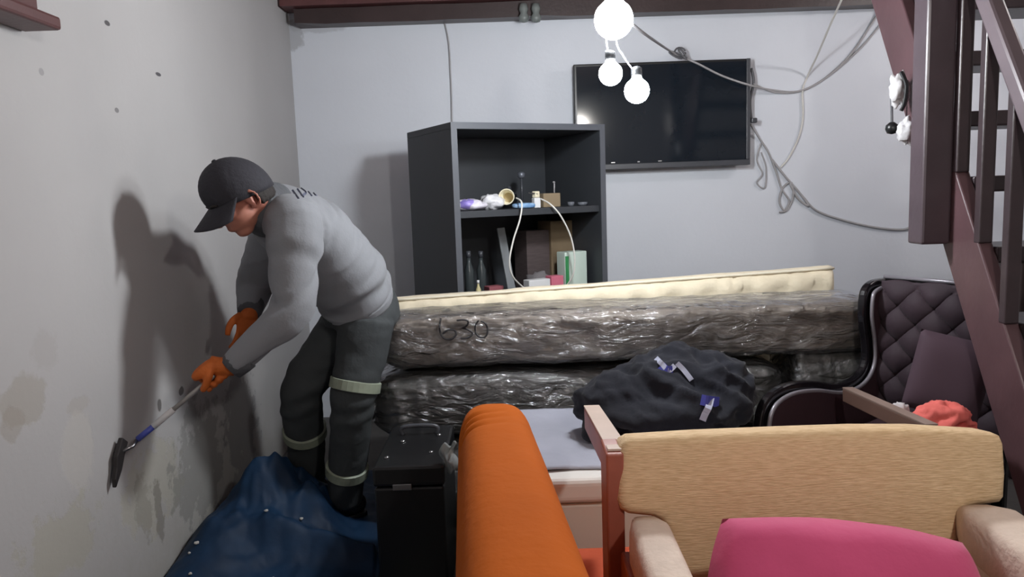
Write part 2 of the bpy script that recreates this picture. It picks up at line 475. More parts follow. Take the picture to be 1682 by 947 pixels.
# ================================================================== TELEVISION
tv = thing('television', (.887, 4.45, 1.426), 'large black flat screen television mounted on the back wall', 'television')
tx0, tx1, tz0, tz1 = .388, 1.386, 1.424, 2.016
MB().box((tx0, 4.405, tz0), (tx1, 4.445, tz1)).build('housing', M_BLACKPL, tv, bevel=.006)
M_SCREEN = mat('glossy_dark_screen', (26, 33, 41), 0.09, var=0.05, spec=0.55)
MB().box((tx0 + .016, 4.4025, tz0 + .032), (tx1 - .02, 4.4055, tz1 - .014)).build('screen', M_SCREEN, tv)
M_BEZ = mat('dark_grey_bezel', (72, 74, 80), .38, var=.1)
MB().box((tx0, 4.397, tz0), (tx1, 4.4048, tz0 + .031)).build('bezel_strip', M_BEZ, tv, bevel=.003)
MB().box((tx1 - .022, 4.397, tz0 + .0315), (tx1, 4.4048, tz1)).build('bezel_strip', M_BEZ, tv, bevel=.003)
MB().box((tx0 + .25, 4.445, tz0 + .15), (tx0 + .7, 4.499, tz1 - .15)).build('wall_bracket', M_BLACKPL, tv)
for (x_, w_) in ((1007, .022), (1049, .012), (1084, .02)):
    c = P(x_, 264, 4.398); MB().box((c.x - w_/2, 4.3955, tz0 + .036), (c.x + w_/2, 4.4024, tz0 + .042)).build('status_mark', M_METAL, tv)

# ================================================================== OPEN CABINET
TH = math.radians(28); CU = Vector((math.cos(TH), math.sin(TH), 0)); CV = Vector((-math.sin(TH), math.cos(TH), 0))
C0 = P(740, 200, 3.50); CZ = C0.z; C0.z = 0
def CP(x, y, v): return onplane(x, y, C0 + CV * v, CV)       # pixel -> point on a plane v deep in the cabinet
def uof(p): return (p - C0).dot(CU)
CWD = uof(CP(993, 191, 0)); CDP = .56
CM = Matrix(((CU.x, CV.x, 0, C0.x), (CU.y, CV.y, 0, C0.y), (0, 0, 1, 0), (0, 0, 0, 1)))
def CL(u, v, z): return C0 + CU * u + CV * v + Vector((0, 0, z))
M_CAB = mat('charcoal_laminate', (54, 57, 62), .5, var=.12, vscale=3, bump=.03)
M_CABE = mat('grey_edge_band', (84, 87, 94), .5, var=.1)
cab = thing('open_cabinet', CL(CWD/2, CDP/2, 0), 'tall open charcoal cabinet with shelves behind the mattresses', 'cabinet')
T = .03
zs = CP(742, 348, 0).z; zs2 = CP(760, 500, .1).z
zs2 = min(zs2, .80)
MB().box((0, .004, 0), (T, CDP, CZ - T), CM).build('side_panel', M_CAB, cab, bevel=.002)
MB().box((CWD - T, .004, 0), (CWD, CDP, CZ - T), CM).build('side_panel', M_CAB, cab, bevel=.002)
MB().box((0, .004, CZ - T), (CWD, CDP, CZ), CM).build('top_panel', M_CAB, cab, bevel=.002)
MB().box((T, CDP - .012, .02), (CWD - T, CDP, CZ - T), CM).build('back_panel', M_CAB, cab)
MB().box((T, .02, zs - .032), (CWD - T, CDP - .012, zs), CM).build('shelf', M_CAB, cab, bevel=.002)
MB().box((T, .02, zs2 - .03), (CWD - T, CDP - .012, zs2), CM).build('shelf', M_CAB, cab, bevel=.002)
MB().box((T, .02, .05), (CWD - T, CDP - .012, .08), CM).build('shelf', M_CAB, cab, bevel=.002)
for lo, hi in (((0, 0, 0), (T, .0035, CZ - T)), ((CWD - T, 0, 0), (CWD, .0035, CZ - T)), ((0, 0, CZ - T), (CWD, .0035, CZ))):
    MB().box(lo, hi, CM).build('edge_band', M_CABE, cab)

# things on the upper shelf
def on_shelf(px_, v, z): p = CP(px_, 340, v); return CL(uof(p), v, z)
def cbox(px0, px1, v, d, z0, h, m, name, label, cat, tilt=0, bevel=.003, parent=None):
    u0, u1 = uof(CP(px0, 340, v)), uof(CP(px1, 340, v))
    o = MB().box((u0, v, z0), (u1, v + d, z0 + h), CM).build(name, m, parent, bevel=bevel)
    return tag(o, label, cat) if parent is None else o
G = 'things on the upper cabinet shelf'
c = on_shelf(770, .10, zs)
pk = thing('wet_wipe_packet', c, 'shiny violet and white plastic packet at the left end of the shelf', 'packet', G)
b = crumple(c + Vector((0, 0, .027)), (.085, .05, .028), .22, seed=2, n=26, m=12); b.build('wrapper', mat('white_packet_film', (226, 222, 234), .25, var=.15, bump=.4), pk, smooth=True)
b = crumple(c + Vector((-.004, -.012, .030)), (.055, .044, .025), .2, seed=5, n=22, m=12); b.build('violet_print', mat('violet_print', (120, 104, 196), .3, col2=(176, 160, 220), vscale=20), pk, smooth=True)
c = on_shelf(808, .12, zs)
tag(crumple(c + Vector((0, 0, .038)), (.06, .05, .036), .3, s=7, seed=12, n=28, m=18).build('plastic_bag', mat('white_bag_film', (224, 224, 228), .3, var=.15, bump=.6, bscale=25), smooth=True),
    'crumpled white plastic bag beside the violet packet', 'bag', G)
# cream cup lying with its mouth to the room
c = CP(832, 323, .07); ax = (CAM - c).normalized(); ax.z += .05; ax.x -= .12; ax.normalize()
cup = thing('cup', c - Vector((0, 0, .035)), 'round cream paper cup lying with its open mouth towards the room', 'cup', G)
M_CREAM = mat('cream_card', (236, 228, 200), .5, var=.08)
MB().lathe([(.026, -.085), (.036, 0), (.0385, .001), (.039, .004), (.0355, .005), (.033, 0), (.024, -.08), (.001, -.08)], c, ax, 24).build('body', M_CREAM, cup, smooth=True)
MB().lathe([(.001, -.079), (.0235, -.079), (.0235, -.077), (.001, -.077)], c, ax, 20).build('bottom_disc', mat('tan_inside', (186, 168, 132), .6), cup)
c = on_shelf(860, .07, zs)
tag(MB().ell(c + Vector((0, 0, .014)), (.06, .03, .014), Matrix.Rotation(TH, 3, 'Z'), p=.6).build('tissue_pack', mat('pale_blue_film', (176, 206, 232), .25, col2=(96, 140, 190), vscale=30), smooth=True),
    'flat pale blue tissue pack in front of the cream cup', 'packet', G)
c = on_shelf(881, .09, zs)
jug = thing('charger_block', c, 'upright white adapter block with a plug on top, second from the cardboard box', 'adapter', G)
MB().box((-.018, -.015, 0), (.018, .015, .05), Matrix.Translation(c) @ Matrix.Rotation(TH, 4, 'Z')).build('body', M_WHITEPL, jug, bevel=.004)
MB().box((-.015, -.012, .051), (.016, .014, .082), Matrix.Translation(c) @ Matrix.Rotation(TH + .3, 4, 'Z')).build('plug', M_CREAM, jug, bevel=.004)
for dx in (-.007, .007):
    MB().tube([c + Vector((dx, -.012, .068)), c + Vector((dx - .03, -.02, .076))], .0025, 6).build('pin', M_METAL, jug)
cb = cbox(893, 921, .16, .09, zs, .07, mat('brown_cardboard', (150, 132, 106), .8, var=.2), 'cardboard_box', 'small open cardboard box holding a thin stick on the shelf', 'box')
cb['group'] = G
c = on_shelf(911, .2, zs + .071)
tag(MB().tube([c, c + Vector((.002, 0, .05))], .004, 8).lathe([(.001, .05), (.007, .052), (.007, .058), (.001, .06)], c, n=10).build('stick', M_GREYCORD, smooth=True), 'thin grey stick standing up from the cardboard box', 'stick', G)
for i, (px_, r, h, lab) in enumerate(((938, .018, .022, 'low grey lid on the shelf right of the cardboard box'), (957, .026, .018, 'wide flat grey dish at the right end of the shelf'))):
    c = on_shelf(px_, .14, zs)
    tag(MB().lathe([(r*.7, 0), (r, h*.5), (r, h), (r*.85, h), (r*.8, h*.4), (.001, h*.4)], c, n=18).build(('lid', 'dish')[i], mat('grey_plastic', (112, 116, 124), .5), smooth=True), lab, ('lid', 'dish')[i], G)
def stand(px_, h, r, lab):
    c = on_shelf(px_, .36, zs)
    s_ = thing('candle_holder', c, lab, 'candle holder', G)
    MB().lathe([(r, 0), (r, .008), (r*.3, .018), (.006, .03)], c, n=16).build('base', M_BEZ, s_, smooth=True)
    MB().tube([c + Vector((0, 0, .025)), c + Vector((0, 0, h))], .007, 8).build('stem', M_BEZ, s_, smooth=True)
    MB().lathe([(.006, h - .004), (r*.6, h + .004), (r*.65, h + .024), (r*.4, h + .032), (.001, h + .034)], c, n=16).build('cup', mat('grey_tin', (120, 124, 134), .4, metal=.4), s_, smooth=True)
stand(858, .155, .032, 'taller dark candle holder at the back of the shelf')
c = on_shelf(837, .34, zs)
bell = thing('desk_bell', c, 'small dark hat-shaped ornament behind the cream cup', 'ornament', G)
MB().lathe([(.04, 0), (.042, .06), (.04, .07), (.001, .07)], c, n=18).build('base', M_BLACKPL, bell, smooth=True)
MB().lathe([(.034, .071), (.034, .078), (.014, .084), (.01, .11), (.001, .114)], c, n=18).build('knob', M_BEZ, bell, smooth=True)
# loops of white hose hanging over the shelf edge
tag(MB().tube(cr([CP(848, 325, .05), CP(857, 333, -.01), CP(854, 360, -.02), CP(843, 395, -.02), CP(837, 430, -.02), CP(843, 455, -.01), CP(862, 474, .03)]), .0042, 8).build('white_hose', M_WHITECORD, smooth=True),
    'white cable drooping from the cream cup down past the shelf', 'cable')
tag(MB().tube(cr([CP(888, 326, .075), CP(905, 336, .0), CP(922, 356, -.02), CP(938, 390, -.02), CP(944, 425, -.02), CP(941, 452, -.01), CP(930, 470, .03)]), .0042, 8).build('white_hose', M_WHITECORD, smooth=True),
    'white cable arching from the white adapter down past the green box', 'cable')
# lower compartment
G2 = 'things in the lower cabinet compartment'
def low(px0, px1, ytop, v, d, m, name, label, cat):
    u0, u1 = uof(CP(px0, 430, v)), uof(CP(px1, 430, v)); zt_ = CP((px0 + px1)/2, ytop, v).z
    o = MB().box((u0, v, zs2), (u1, v + d, zt_), CM).build(name, m, bevel=.003)
    return tag(o, label, cat, G2), u0, u1, zt_
o, u0, u1, zt_ = low(928, 964, 413, .10, .08, mat('pale_green_carton', (206, 222, 212), .5, var=.05), 'medicine_carton', 'upright white and green carton at the right of the lower compartment', 'box')
o['category'] = 'box'
MB().box((u0 + .002, .097, zs2), (u0 + .022, .0999, zt_ - .02), CM).build('green_stripe', mat('green_print', (56, 140, 84), .5), o)
MB().box((u0 + .04, .097, zs2 + .01), (u1 - .004, .0999, zs2 + .035), CM).build('green_stripe', MATS['green_print'], o)
low(906, 947, 362, .28, .14, mat('tan_cardboard', (128, 110, 86), .8, var=.2), 'cardboard_carton', 'tall tan cardboard carton behind the green carton', 'box')
low(866, 904, 378, .30, .14, mat('mauve_carton', (92, 80, 80), .7, var=.3, vscale=18, vstretch=(1, 1, 8)), 'striped_carton', 'dim mauve carton beside the tan carton', 'box')
low(868, 903, 459, .05, .06, M_WHITEPL, 'white_carton', 'small white carton low in front of the mauve carton', 'box')
low(905, 925, 453, .06, .06, mat('pink_carton_print', (214, 116, 138), .5), 'pink_carton', 'small pink carton next to the small white carton', 'box')
low(802, 826, 470, .10, .06, mat('dusky_red_card', (150, 84, 92), .6), 'red_carton', 'low dusky red carton next to the cream bottle', 'box')
def bottle(px_, ytop, v, r, m, label, capm):
    u = uof(CP(px_, 430, v)); h = CP(px_, ytop, v).z - zs2; c = CL(u, v, zs2)
    t_ = thing('bottle', c, label, 'bottle', G2)
    MB().lathe([(r*.9, 0), (r, .01), (r, h*.6), (r*.45, h*.76), (r*.4, h*.86)], c, n=16).build('body', m, t_, smooth=True)
    MB().lathe([(r*.5, h*.86), (r*.5, h), (.001, h)], c, n=14).build('cap', capm, t_, smooth=True)
bottle(784, 460, .07, .013, mat('cream_glass', (206, 196, 150), .3), 'tiny cream bottle low at the left of the lower compartment', M_WHITEPL)
M_DGL = mat('dark_bottle_glass', (64, 70, 72), .2)
bottle(770, 412, .3, .024, M_DGL, 'left of two dark bottles in the lower compartment', M_BEZ)
bottle(790, 412, .3, .024, M_DGL, 'right of two dark bottles in the lower compartment', M_BEZ)
u = uof(CP(826, 430, .2))
tag(MB().bar(CL(u + .06, .22, zs2), CP(822, 374, .3), .045, .012, up=CV).build('leaning_panel', mat('pale_grey_panel', (128, 132, 136), .6), bevel=.003), 'pale grey strip leaning inside the lower compartment', 'strip', G2)
c = CL(uof(CP(880, 440, .22)), .2, zs2)
tag(crumple(c + Vector((0, 0, .055)), (.06, .05, .055), .4, seed=30).build('cloth_bundle', mat('grey_rag', (118, 114, 116), .9, bump=.4), smooth=True), 'crumpled grey rag in front of the mauve carton', 'rag', G2)

# ================================================================== WALL CABLES
def wcable(pxs, r, m, label, name='cable', D=4.488, k=6):
    pts = [P(a[0], a[1], a[2] if len(a) > 2 else D) for a in pxs]
    return tag(MB().tube(cr(pts, k), r, 7).build(name, m, smooth=True), label, 'cable')
wcable([(730, 36), (737, 70), (740, 120), (742, 175), (743, 260), (744, 330)], .0045, M_GREYCORD, 'thin grey cable running straight down the back wall behind the cabinet')
wcable([(1036, 38, 2.75), (1065, 60, 3.3), (1098, 82, 4.2), (1116, 92, 4.36), (1145, 104, 4.37), (1185, 124, 4.37), (1232, 140, 4.36), (1270, 148), (1310, 150), (1350, 132), (1395, 92), (1432, 38), (1446, 14, 4.46), (1452, -2, 4.40)], .006, M_GREYCORD, 'grey cable sagging from the hanging bulbs across the screen to the stairs')
wcable([(1238, 138, 4.40), (1275, 152), (1320, 148), (1365, 122), (1410, 82), (1440, 48), (1462, 20, 4.46), (1470, -2, 4.40)], .0055, M_GREYCORD, 'second grey cable rising beside the first towards the stair stringer')
b = MB()
for i, (cx, cy, rx, ry) in enumerate(((1117, 86, 9, 8), (1110, 90, 11, 6), (1121, 88, 7, 9))):
    b.tube([P(cx + rx*math.cos(t*.5), cy + ry*math.sin(t*.5 + i), 4.35 - .01*i) for t in range(13)], .005, 6)
tag(b.build('cable_knot', M_DARKCORD, smooth=True), 'dark knot of cable tied above the top edge of the screen', 'cable')
wcable([(1384, -4, 3.9), (1362, 45, 4.1), (1342, 92, 4.35), (1326, 126), (1318, 150), (1319, 190), (1312, 225), (1296, 258), (1282, 275)], .0055, M_WHITECORD, 'white cable hanging from the ceiling to the loops beside the screen')
wcable([(1234, 112, 4.44), (1238, 135, 4.44), (1232, 165, 4.44), (1234, 196, 4.44)], .008, M_DARKCORD, 'short dark cable along the right edge of the screen')
wcable([(1233, 204, 4.45), (1248, 228), (1262, 250), (1274, 280), (1284, 310), (1296, 330), (1288, 345), (1280, 330), (1286, 308), (1300, 300), (1302, 325), (1292, 345), (1280, 348)], .006, M_GREYCORD, 'grey cable from the screen ending in small loops on the wall')
wcable([(1250, 235), (1243, 262), (1252, 285), (1243, 300), (1256, 308), (1258, 275), (1250, 250)], .0045, M_GREYCORD, 'thin looped cord hanging just below the screen corner')
wcable([(1268, 262), (1290, 290), (1312, 315), (1328, 338), (1310, 325), (1298, 300), (1318, 322), (1340, 345), (1380, 360), (1430, 372), (1475, 377), (1496, 372), (1510, 352), (1520, 300), (1525, 180), (1527, 30, 4.46), (1528, -4, 4.40)], .007, M_GREYCORD, 'long grey cable trailing along the wall from the loops to the stairs')
c = P(1234, 198, 4.42)
tag(MB().box((c.x - .004, c.y - .02, c.z - .014), (c.x + .03, c.y + .012, c.z + .014)).build('cable_plug', M_BEZ, bevel=.006), 'dark grey plug at the right edge of the screen', 'plug')

# ================================================================== MATTRESSES
M_MATT = mat('cream_damask', (226, 214, 188), .75, var=.1, vscale=14, bump=.25, bscale=50, sheen=.2)
pl, pr = P(638, 490, 3.33), P(1363, 437, 3.33)
NX = 120; rs = []
for i in range(NX + 1):
    t = i / NX; x = pl.x + (pr.x - pl.x) * t; top = pl.z + (pr.z - pl.z) * t + .004*nz((x*4, 0, 0))
    e = min(1, min(t, 1 - t) * 40 + .55)
    ring = []
    for zz in [0.01, .3, .5] + [.5 + .5*j/14 for j in range(1, 14)]:
        z_ = zz * top
        qa, qb = (x + (top - z_)) / .155, (x - (top - z_)) / .155
        q = abs(math.sin(math.pi*qa)) * abs(math.sin(math.pi*qb))
        yy_ = 3.275 - .028 * (q ** .45) * (1 if zz > .45 else .5)
        if zz > .96: yy_ += .02 * ((zz - .96) / .04) ** 2
        ring.append((x, 3.325 + (yy_ - 3.325) * e, z_))
    ring += [(x, 3.305, top + .002), (x, 3.345, top + .003), (x, 3.375, top - .004), (x, 3.39, top - .03), (x, 3.39, top*.5), (x, 3.385, .01)]
    rs.append(ring)
mt = thing('cream_mattress', ((pl.x + pr.x)/2, 3.33, 0), 'cream quilted mattress standing on edge in front of the open cabinet', 'mattress')
MB().rings(rs).build('quilted_body', M_MATT, mt, smooth=True)
MB().tube([(pl.x + (pr.x - pl.x)*i/20, 3.287, pl.z + (pr.z - pl.z)*i/20 - .004) for i in range(21)], .006, 6).build('piping', mat('cream_piping', (232, 224, 204), .7), mt, smooth=True)

def ridged(p, s):
    v = 1 - abs(nz(p, s, 3)); return v
def pad_rings(x0, x1, y0, y1, z0, z1, seed, off=0.0, crisp=0.0, nx=110, n=48, slope_=0.0, sag=.02, pw=.42):
    rs = []
    cy, cz, ry, rz = (y0 + y1)/2, (z0 + z1)/2, (y1 - y0)/2 + off, (z1 - z0)/2 + off
    for i in range(nx + 1):
        t = i / nx; x = x0 - off + (x1 - x0 + 2*off) * t
        e = min(1.0, (min(t, 1 - t) * 14)) ; e = (1 - (1 - e) ** 2) * .45 + .55
        if i in (0, nx): e *= .8
        ring = []
        for j in range(n):
            a = 2*math.pi*j/n
            c_, s_ = math.cos(a), math.sin(a)
            yy_ = math.copysign(abs(c_) ** pw, c_); zz_ = math.copysign(abs(s_) ** pw, s_)
            q = Vector((x*1.6 + seed, yy_*.5, zz_*.6 + seed))
            d = 1 + .15*nz(q, 1.7, 3) + .09 * (ridged(q + Vector((x*1.2 + zz_*.8, 0, zz_)), 2.6) - .62)
            if crisp: d += crisp * (ridged(Vector((x*2.5 + zz_*1.2 + seed, yy_, zz_*1.4)), 3.3) - .7) + crisp*.5*nz(Vector((x*14, yy_*3, zz_*5 + seed)), 1.2, 3)
            dz = slope_ * (x - (x0 + x1)/2) + (-sag * (1 - (zz_ > 0)) )
            ring.append(Vector((x, cy + ry*yy_*e*d, max(cz + rz*zz_*e*(.6 + .4*d) + dz, .006))))
        rs.append(ring)
    return rs
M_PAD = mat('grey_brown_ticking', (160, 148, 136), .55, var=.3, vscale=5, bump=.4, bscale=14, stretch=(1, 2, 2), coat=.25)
M_PAD2 = mat('shaded_ticking', (84, 82, 78), .55, var=.35, vscale=5, bump=.5, bscale=14, coat=.25)  # darkened ticking: shade on the lower pads is put into the colour
def mat_film():
    m = bpy.data.materials.new('clear_crinkled_film'); t = NT(m)
    out = t.n['Material Output']
    tc = t.new('ShaderNodeTexCoord'); mp = t.new('ShaderNodeMapping'); mp.inputs['Scale'].default_value = (5, 8, 13)
    mp.inputs['Rotation'].default_value = (0, .5, 0)
    t.link(tc.outputs['Object'], mp.inputs[0])
    w = t.new('ShaderNodeTexNoise', Scale=1.6, Detail=6.0, Distortion=1.4); t.link(mp.outputs[0], w.inputs['Vector'])
    bp = t.new('ShaderNodeBump', Strength=1.0, Distance=.035); t.link(w.outputs[0], bp.inputs['Height'])
    gl = t.new('ShaderNodeBsdfGlossy', Roughness=.16); gl.inputs['Color'].default_value = (.95, .96, 1, 1)
    t.link(bp.outputs[0], gl.inputs['Normal'])
    tr = t.new('ShaderNodeBsdfTransparent'); tr.inputs['Color'].default_value = (.9, .9, .9, 1)
    df = t.new('ShaderNodeBsdfDiffuse'); df.inputs['Color'].default_value = (.5, .5, .5, 1); t.link(bp.outputs[0], df.inputs['Normal'])
    fr = t.new('ShaderNodeFresnel', IOR=1.35); t.link(bp.outputs[0], fr.inputs['Normal'])
    m1 = t.new('ShaderNodeMixShader'); m1.inputs[0].default_value = .10
    t.link(tr.outputs[0], m1.inputs[1]); t.link(df.outputs[0], m1.inputs[2])
    m2 = t.new('ShaderNodeMixShader'); t.link(t.math('MULTIPLY_ADD', fr.outputs[0], 2.0, .05, clamp=True), m2.inputs[0])
    t.link(m1.outputs[0], m2.inputs[1]); t.link(gl.outputs[0], m2.inputs[2])
    t.link(m2.outputs[0], out.inputs['Surface'])
    return m
M_FILM = mat_film()
GP = 'mattress pads wrapped in clear plastic'
def pad(x0, x1, y0, y1, z0, z1, seed, m, label, **kw):
    t = thing('wrapped_mattress', ((x0 + x1)/2, (y0 + y1)/2, max(z0, 0)), label, 'mattress', GP)
    a = MB().rings(pad_rings(x0, x1, y0, y1, z0, z1, seed, **kw)).build('pad', m, t, smooth=True)
    MB().rings(pad_rings(x0, x1, y0, y1, z0, z1, seed, off=.010, crisp=.07, nx=150, n=56, **kw)).build('plastic_wrap', M_FILM, t, smooth=True)
    return t, a
X0 = P(606, 560, 2.95).x
top_pad, top_mesh = pad(X0 + .02, 1.47, 2.88, 3.21, .650, .845, 1.0, M_PAD, 'plastic-wrapped grey mattress with a number written on it, topmost of the pile', slope_=.006, pw=.40, sag=0)
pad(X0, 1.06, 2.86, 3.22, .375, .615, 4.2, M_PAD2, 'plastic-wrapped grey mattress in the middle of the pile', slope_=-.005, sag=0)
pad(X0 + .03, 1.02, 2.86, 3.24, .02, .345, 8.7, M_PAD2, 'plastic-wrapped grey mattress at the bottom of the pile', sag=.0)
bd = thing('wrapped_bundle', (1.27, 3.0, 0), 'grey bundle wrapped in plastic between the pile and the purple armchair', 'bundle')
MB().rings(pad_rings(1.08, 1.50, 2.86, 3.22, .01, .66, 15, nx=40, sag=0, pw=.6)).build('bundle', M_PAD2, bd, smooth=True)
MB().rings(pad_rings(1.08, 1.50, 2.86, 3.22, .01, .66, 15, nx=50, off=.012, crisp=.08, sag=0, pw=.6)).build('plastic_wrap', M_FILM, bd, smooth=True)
# the hand-written number
tr = bvh_of(top_mesh)
M_INK = mat('dark_marker_ink', (30, 27, 30), .6)
b = MB()
for s_ in ([(724, 523), (722, 535), (724, 548), (731, 556), (742, 556), (749, 549), (746, 542), (735, 542), (727, 548)],
           [(750, 526), (762, 525), (769, 528), (766, 535), (760, 538), (768, 541), (776, 547), (770, 554), (757, 556)],
           [(786, 526), (781, 534), (781, 545), (787, 553), (797, 553), (801, 543), (798, 532), (790, 527)]):
    q = pathhit(tr, s_, 5, .026)
    if len(q) > 3: b.tube(q, .0036, 6)
b.build('marker_number', M_INK, top_mesh)

# ================================================================== WHITE CHEST WITH CLOTHES
wc = thing('white_chest', (.31, 2.4, 0), 'low white chest with a rounded lid between orange seat and clothes', 'chest')
M_WCH = mat('white_enamel', (222, 216, 206), .7, var=.06)
MB().box((-.10, 2.085, .03), (.715, 2.76, .42)).build('body', M_WCH, wc, bevel=.012)
MB().box((-.115, 2.06, .425), (.73, 2.78, .50)).build('lid', mat('white_lid_enamel', (232, 228, 222), .6, var=.04), wc, bevel=.022, seg=4)
for x_ in (-.06, .67):
    for y_ in (2.14, 2.70): MB().lathe([(.025, 0), (.025, .03)], (x_, y_, 0), n=12).build('foot', M_BLACKPL, wc)
def sheet(u_, v_):
    x = -.11 + .80*u_; y = 2.10 + .64*v_ + .03*math.sin(x*9)*(1 - v_)
    return Vector((x, y, .505 + .006*abs(nz((x*5, y*5, 3))) + .004))
tag(MB().grid(sheet, 60, 36).build('folded_sheet', mat('grey_blue_sheet', (176, 178, 192), .85, var=.15, bump=.3, bscale=18), smooth=True, solid=.006), 'grey-white sheet spread flat over the white chest', 'sheet')

M_NAVY = mat('navy_cloth', (19, 22, 36), .9, var=.4, vscale=8, bump=.6, bscale=16, sheen=.08)
def folds(p, n, a=.055):
    q = p + Vector((nz(p, 5, 2), nz(p + Vector((4, 0, 0)), 5, 2), nz(p + Vector((0, 7, 0)), 5, 2))) * .05
    return a * (ridged(Vector((q.x*1.1 + q.z*1.5, q.y, q.z*.7)), 4.2) - .78) + a*.35*(ridged(q, 11) - .7)
jk = thing('navy_jacket', (.52, 2.4, .515), 'heap of navy work jackets with pale reflective stripes on the white chest', 'clothes')
b = MB()
for (x_, y_, D_, r_) in ((1090, 640, 2.45, (.17, .15, .12)), (1020, 665, 2.42, (.15, .14, .10)), (1170, 660, 2.45, (.13, .15, .12)), (1110, 605, 2.5, (.09, .10, .08)),
                         (1130, 690, 2.38, (.20, .16, .09)), (1040, 700, 2.36, (.16, .14, .07)), (985, 705, 2.34, (.06, .10, .05)), (1125, 585, 2.5, (.04, .05, .035))):
    p = P(x_, y_, D_); 
    if p.z - r_[2] < .52: p.z = .52 + r_[2]
    b.ell(p, r_)
jb = b.build('jacket_body', M_NAVY, jk, smooth=True, remesh=.010, smooth_it=6, disp=lambda p, n: folds(p, n))
tr = bvh_of(jb)
M_REF = mat('reflective_tape', (188, 192, 214), .45, var=.15, bump=.3)
for s_, w_ in (([(1078, 588), (1088, 598), (1098, 608), (1108, 600)], .016), ([(1112, 596), (1122, 606), (1130, 616), (1136, 624)], .016), ([(1168, 652), (1164, 668), (1158, 680), (1154, 690)], .020)):
    q = pathhit(tr, s_, 5, .006)
    if len(q) > 3: ribbon(MB(), q, w_).build('reflective_stripe', M_REF, jk)
M_BLUEP = mat('blue_patch', (72, 76, 168), .7)
for s_, w_ in (([(1086, 600), (1094, 608), (1104, 608)], .03), ([(1152, 656), (1162, 658), (1180, 660)], .032)):
    q = pathhit(tr, s_, 5, .0035)
    if len(q) > 3: ribbon(MB(), q, w_).build('blue_patch', M_BLUEP, jk)
# ================================================================== ORANGE SEAT
M_OR = mat('orange_cloth', (188, 92, 16), .9, var=.1, vscale=3, bump=.18, bscale=45, spec=.2)
os_ = thing('orange_sofa', (0, 1.4, 0), 'bright orange upholstered sofa back seen end-on in the foreground', 'sofa')
NY = 220; rs = []
for i in range(NY + 1):
    t = i / NY; y = .55 + (2.03 - .55) * t
    xc = .050 - .075 * (y - .5)
    e = 1.0; drop = 0.0
    if y > 1.86:
        q = (y - 1.86) / .17; e = math.sqrt(max(1 - q**2.6, .02)) * .4 + .6; drop = .055 * q**3
    w = .100 + .016 * max(0, 1.9 - y)
    ring = []
    crease = sum(.011*math.exp(-((y - yc) / .011)**2) for yc in (1.815, 1.862, 1.765))
    for j in range(28):
        a = math.pi * j / 27
        cx_ = math.copysign(abs(math.cos(a)) ** .62, math.cos(a)); sz = abs(math.sin(a)) ** .55
        x = xc + cx_ * w * e - crease * (1 if cx_ < 0 else .2) * cx_
        z_ = .56 + sz * (.205 - drop) - crease * sz * max(0, .3 - cx_) + .002*nz((x*8, y*8, 0))
        ring.append((x, y, z_))
    flare = .012
    ring = [(xc + (w + flare) * e, y, .05), (xc + (w + flare) * e, y, .35)] + ring + [(xc - (w + flare) * e, y, .35), (xc - (w + flare) * e, y, .05)]
    rs.append(ring)
MB().rings(rs).build('backrest', M_OR, os_, smooth=True)
M_ORD = mat('orange_red_cloth', (206, 84, 40), .8, var=.1, bump=.15)
MB().box((.12, 1.50, .05), (.42, 1.93, .37)).build('seat', M_ORD, os_, bevel=.03, seg=4)
MB().box((-.08, .62, 0), (.03, 1.95, .049)).build('plinth', M_BLACKPL, os_)

# ================================================================== BEIGE ARMCHAIR
ac = thing('beige_armchair', (.56, 1.2, 0), 'beige woven armchair with pale arms facing the camera at lower right', 'armchair')
def mat_weave():
    m = bpy.data.materials.new('beige_weave'); t = NT(m)
    tc = t.new('ShaderNodeTexCoord'); mp = t.new('ShaderNodeMapping'); mp.inputs['Scale'].default_value = (45, 60, 420)
    t.link(tc.outputs['Object'], mp.inputs[0])
    n1 = t.new('ShaderNodeTexNoise', Scale=1.0, Detail=5.0); t.link(mp.outputs[0], n1.inputs['Vector'])
    n2 = t.new('ShaderNodeTexNoise', Scale=5.0, Detail=3.0); t.link(tc.outputs['Object'], n2.inputs['Vector'])
    c = t.mix(t.math('MULTIPLY_ADD', n1.outputs[0], 2.6, -.8, clamp=True), lin((236, 208, 168)), lin((200, 168, 126)))
    c = t.mix(t.math('MULTIPLY_ADD', n2.outputs[0], 1.2, -.35, clamp=True), c, lin((218, 184, 142)))
    t.link(c, t.b.inputs['Base Color']); t.b.inputs['Roughness'].default_value = .9
    bp = t.new('ShaderNodeBump', Strength=.5, Distance=.004); t.link(n1.outputs[0], bp.inputs['Height']); t.link(bp.outputs[0], t.b.inputs['Normal'])
    return m
M_WEAVE = mat_weave()
M_ARM = mat('pale_arm_cloth', (222, 204, 190), .8, var=.12, vscale=30, bump=.3, bscale=90)
M_CHW = mat('reddish_varnished_wood', (168, 96, 78), .4, var=.25, vscale=12, bump=.08)
M_CHT = mat('pale_rail_wood', (212, 188, 174), .45, var=.12, vscale=12)
pb0, pn = P(1300, 780, 1.40), Vector((0, -1, .17)).normalized()
outline = [(1019, 740), (1024, 728), (1036, 721), (1150, 714), (1300, 708), (1420, 704), (1520, 704), (1636, 711), (1648, 716), (1654, 730), (1657, 780), (1655, 818), (1648, 827), (1610, 832), (1594, 836), (1584, 846), (1582, 900), (1584, 1080), (1104, 1080), (1098, 930), (1094, 872), (1086, 856), (1072, 850), (1034, 846), (1020, 838), (1014, 822), (1014, 780)]
poly = [onplane(x, y, pb0, pn) for x, y in outline]
def puff(p, n): return 0.0
back = MB().prism(poly, -pn * .095).build('backrest', M_WEAVE, ac, bevel=.022, seg=4, smooth=True, angle=50)
zsit = .43
MB().box((.262, .72, zsit - .12), (.80, 1.36, zsit)).build('seat', M_WEAVE, ac, bevel=.03, seg=4, smooth=True)
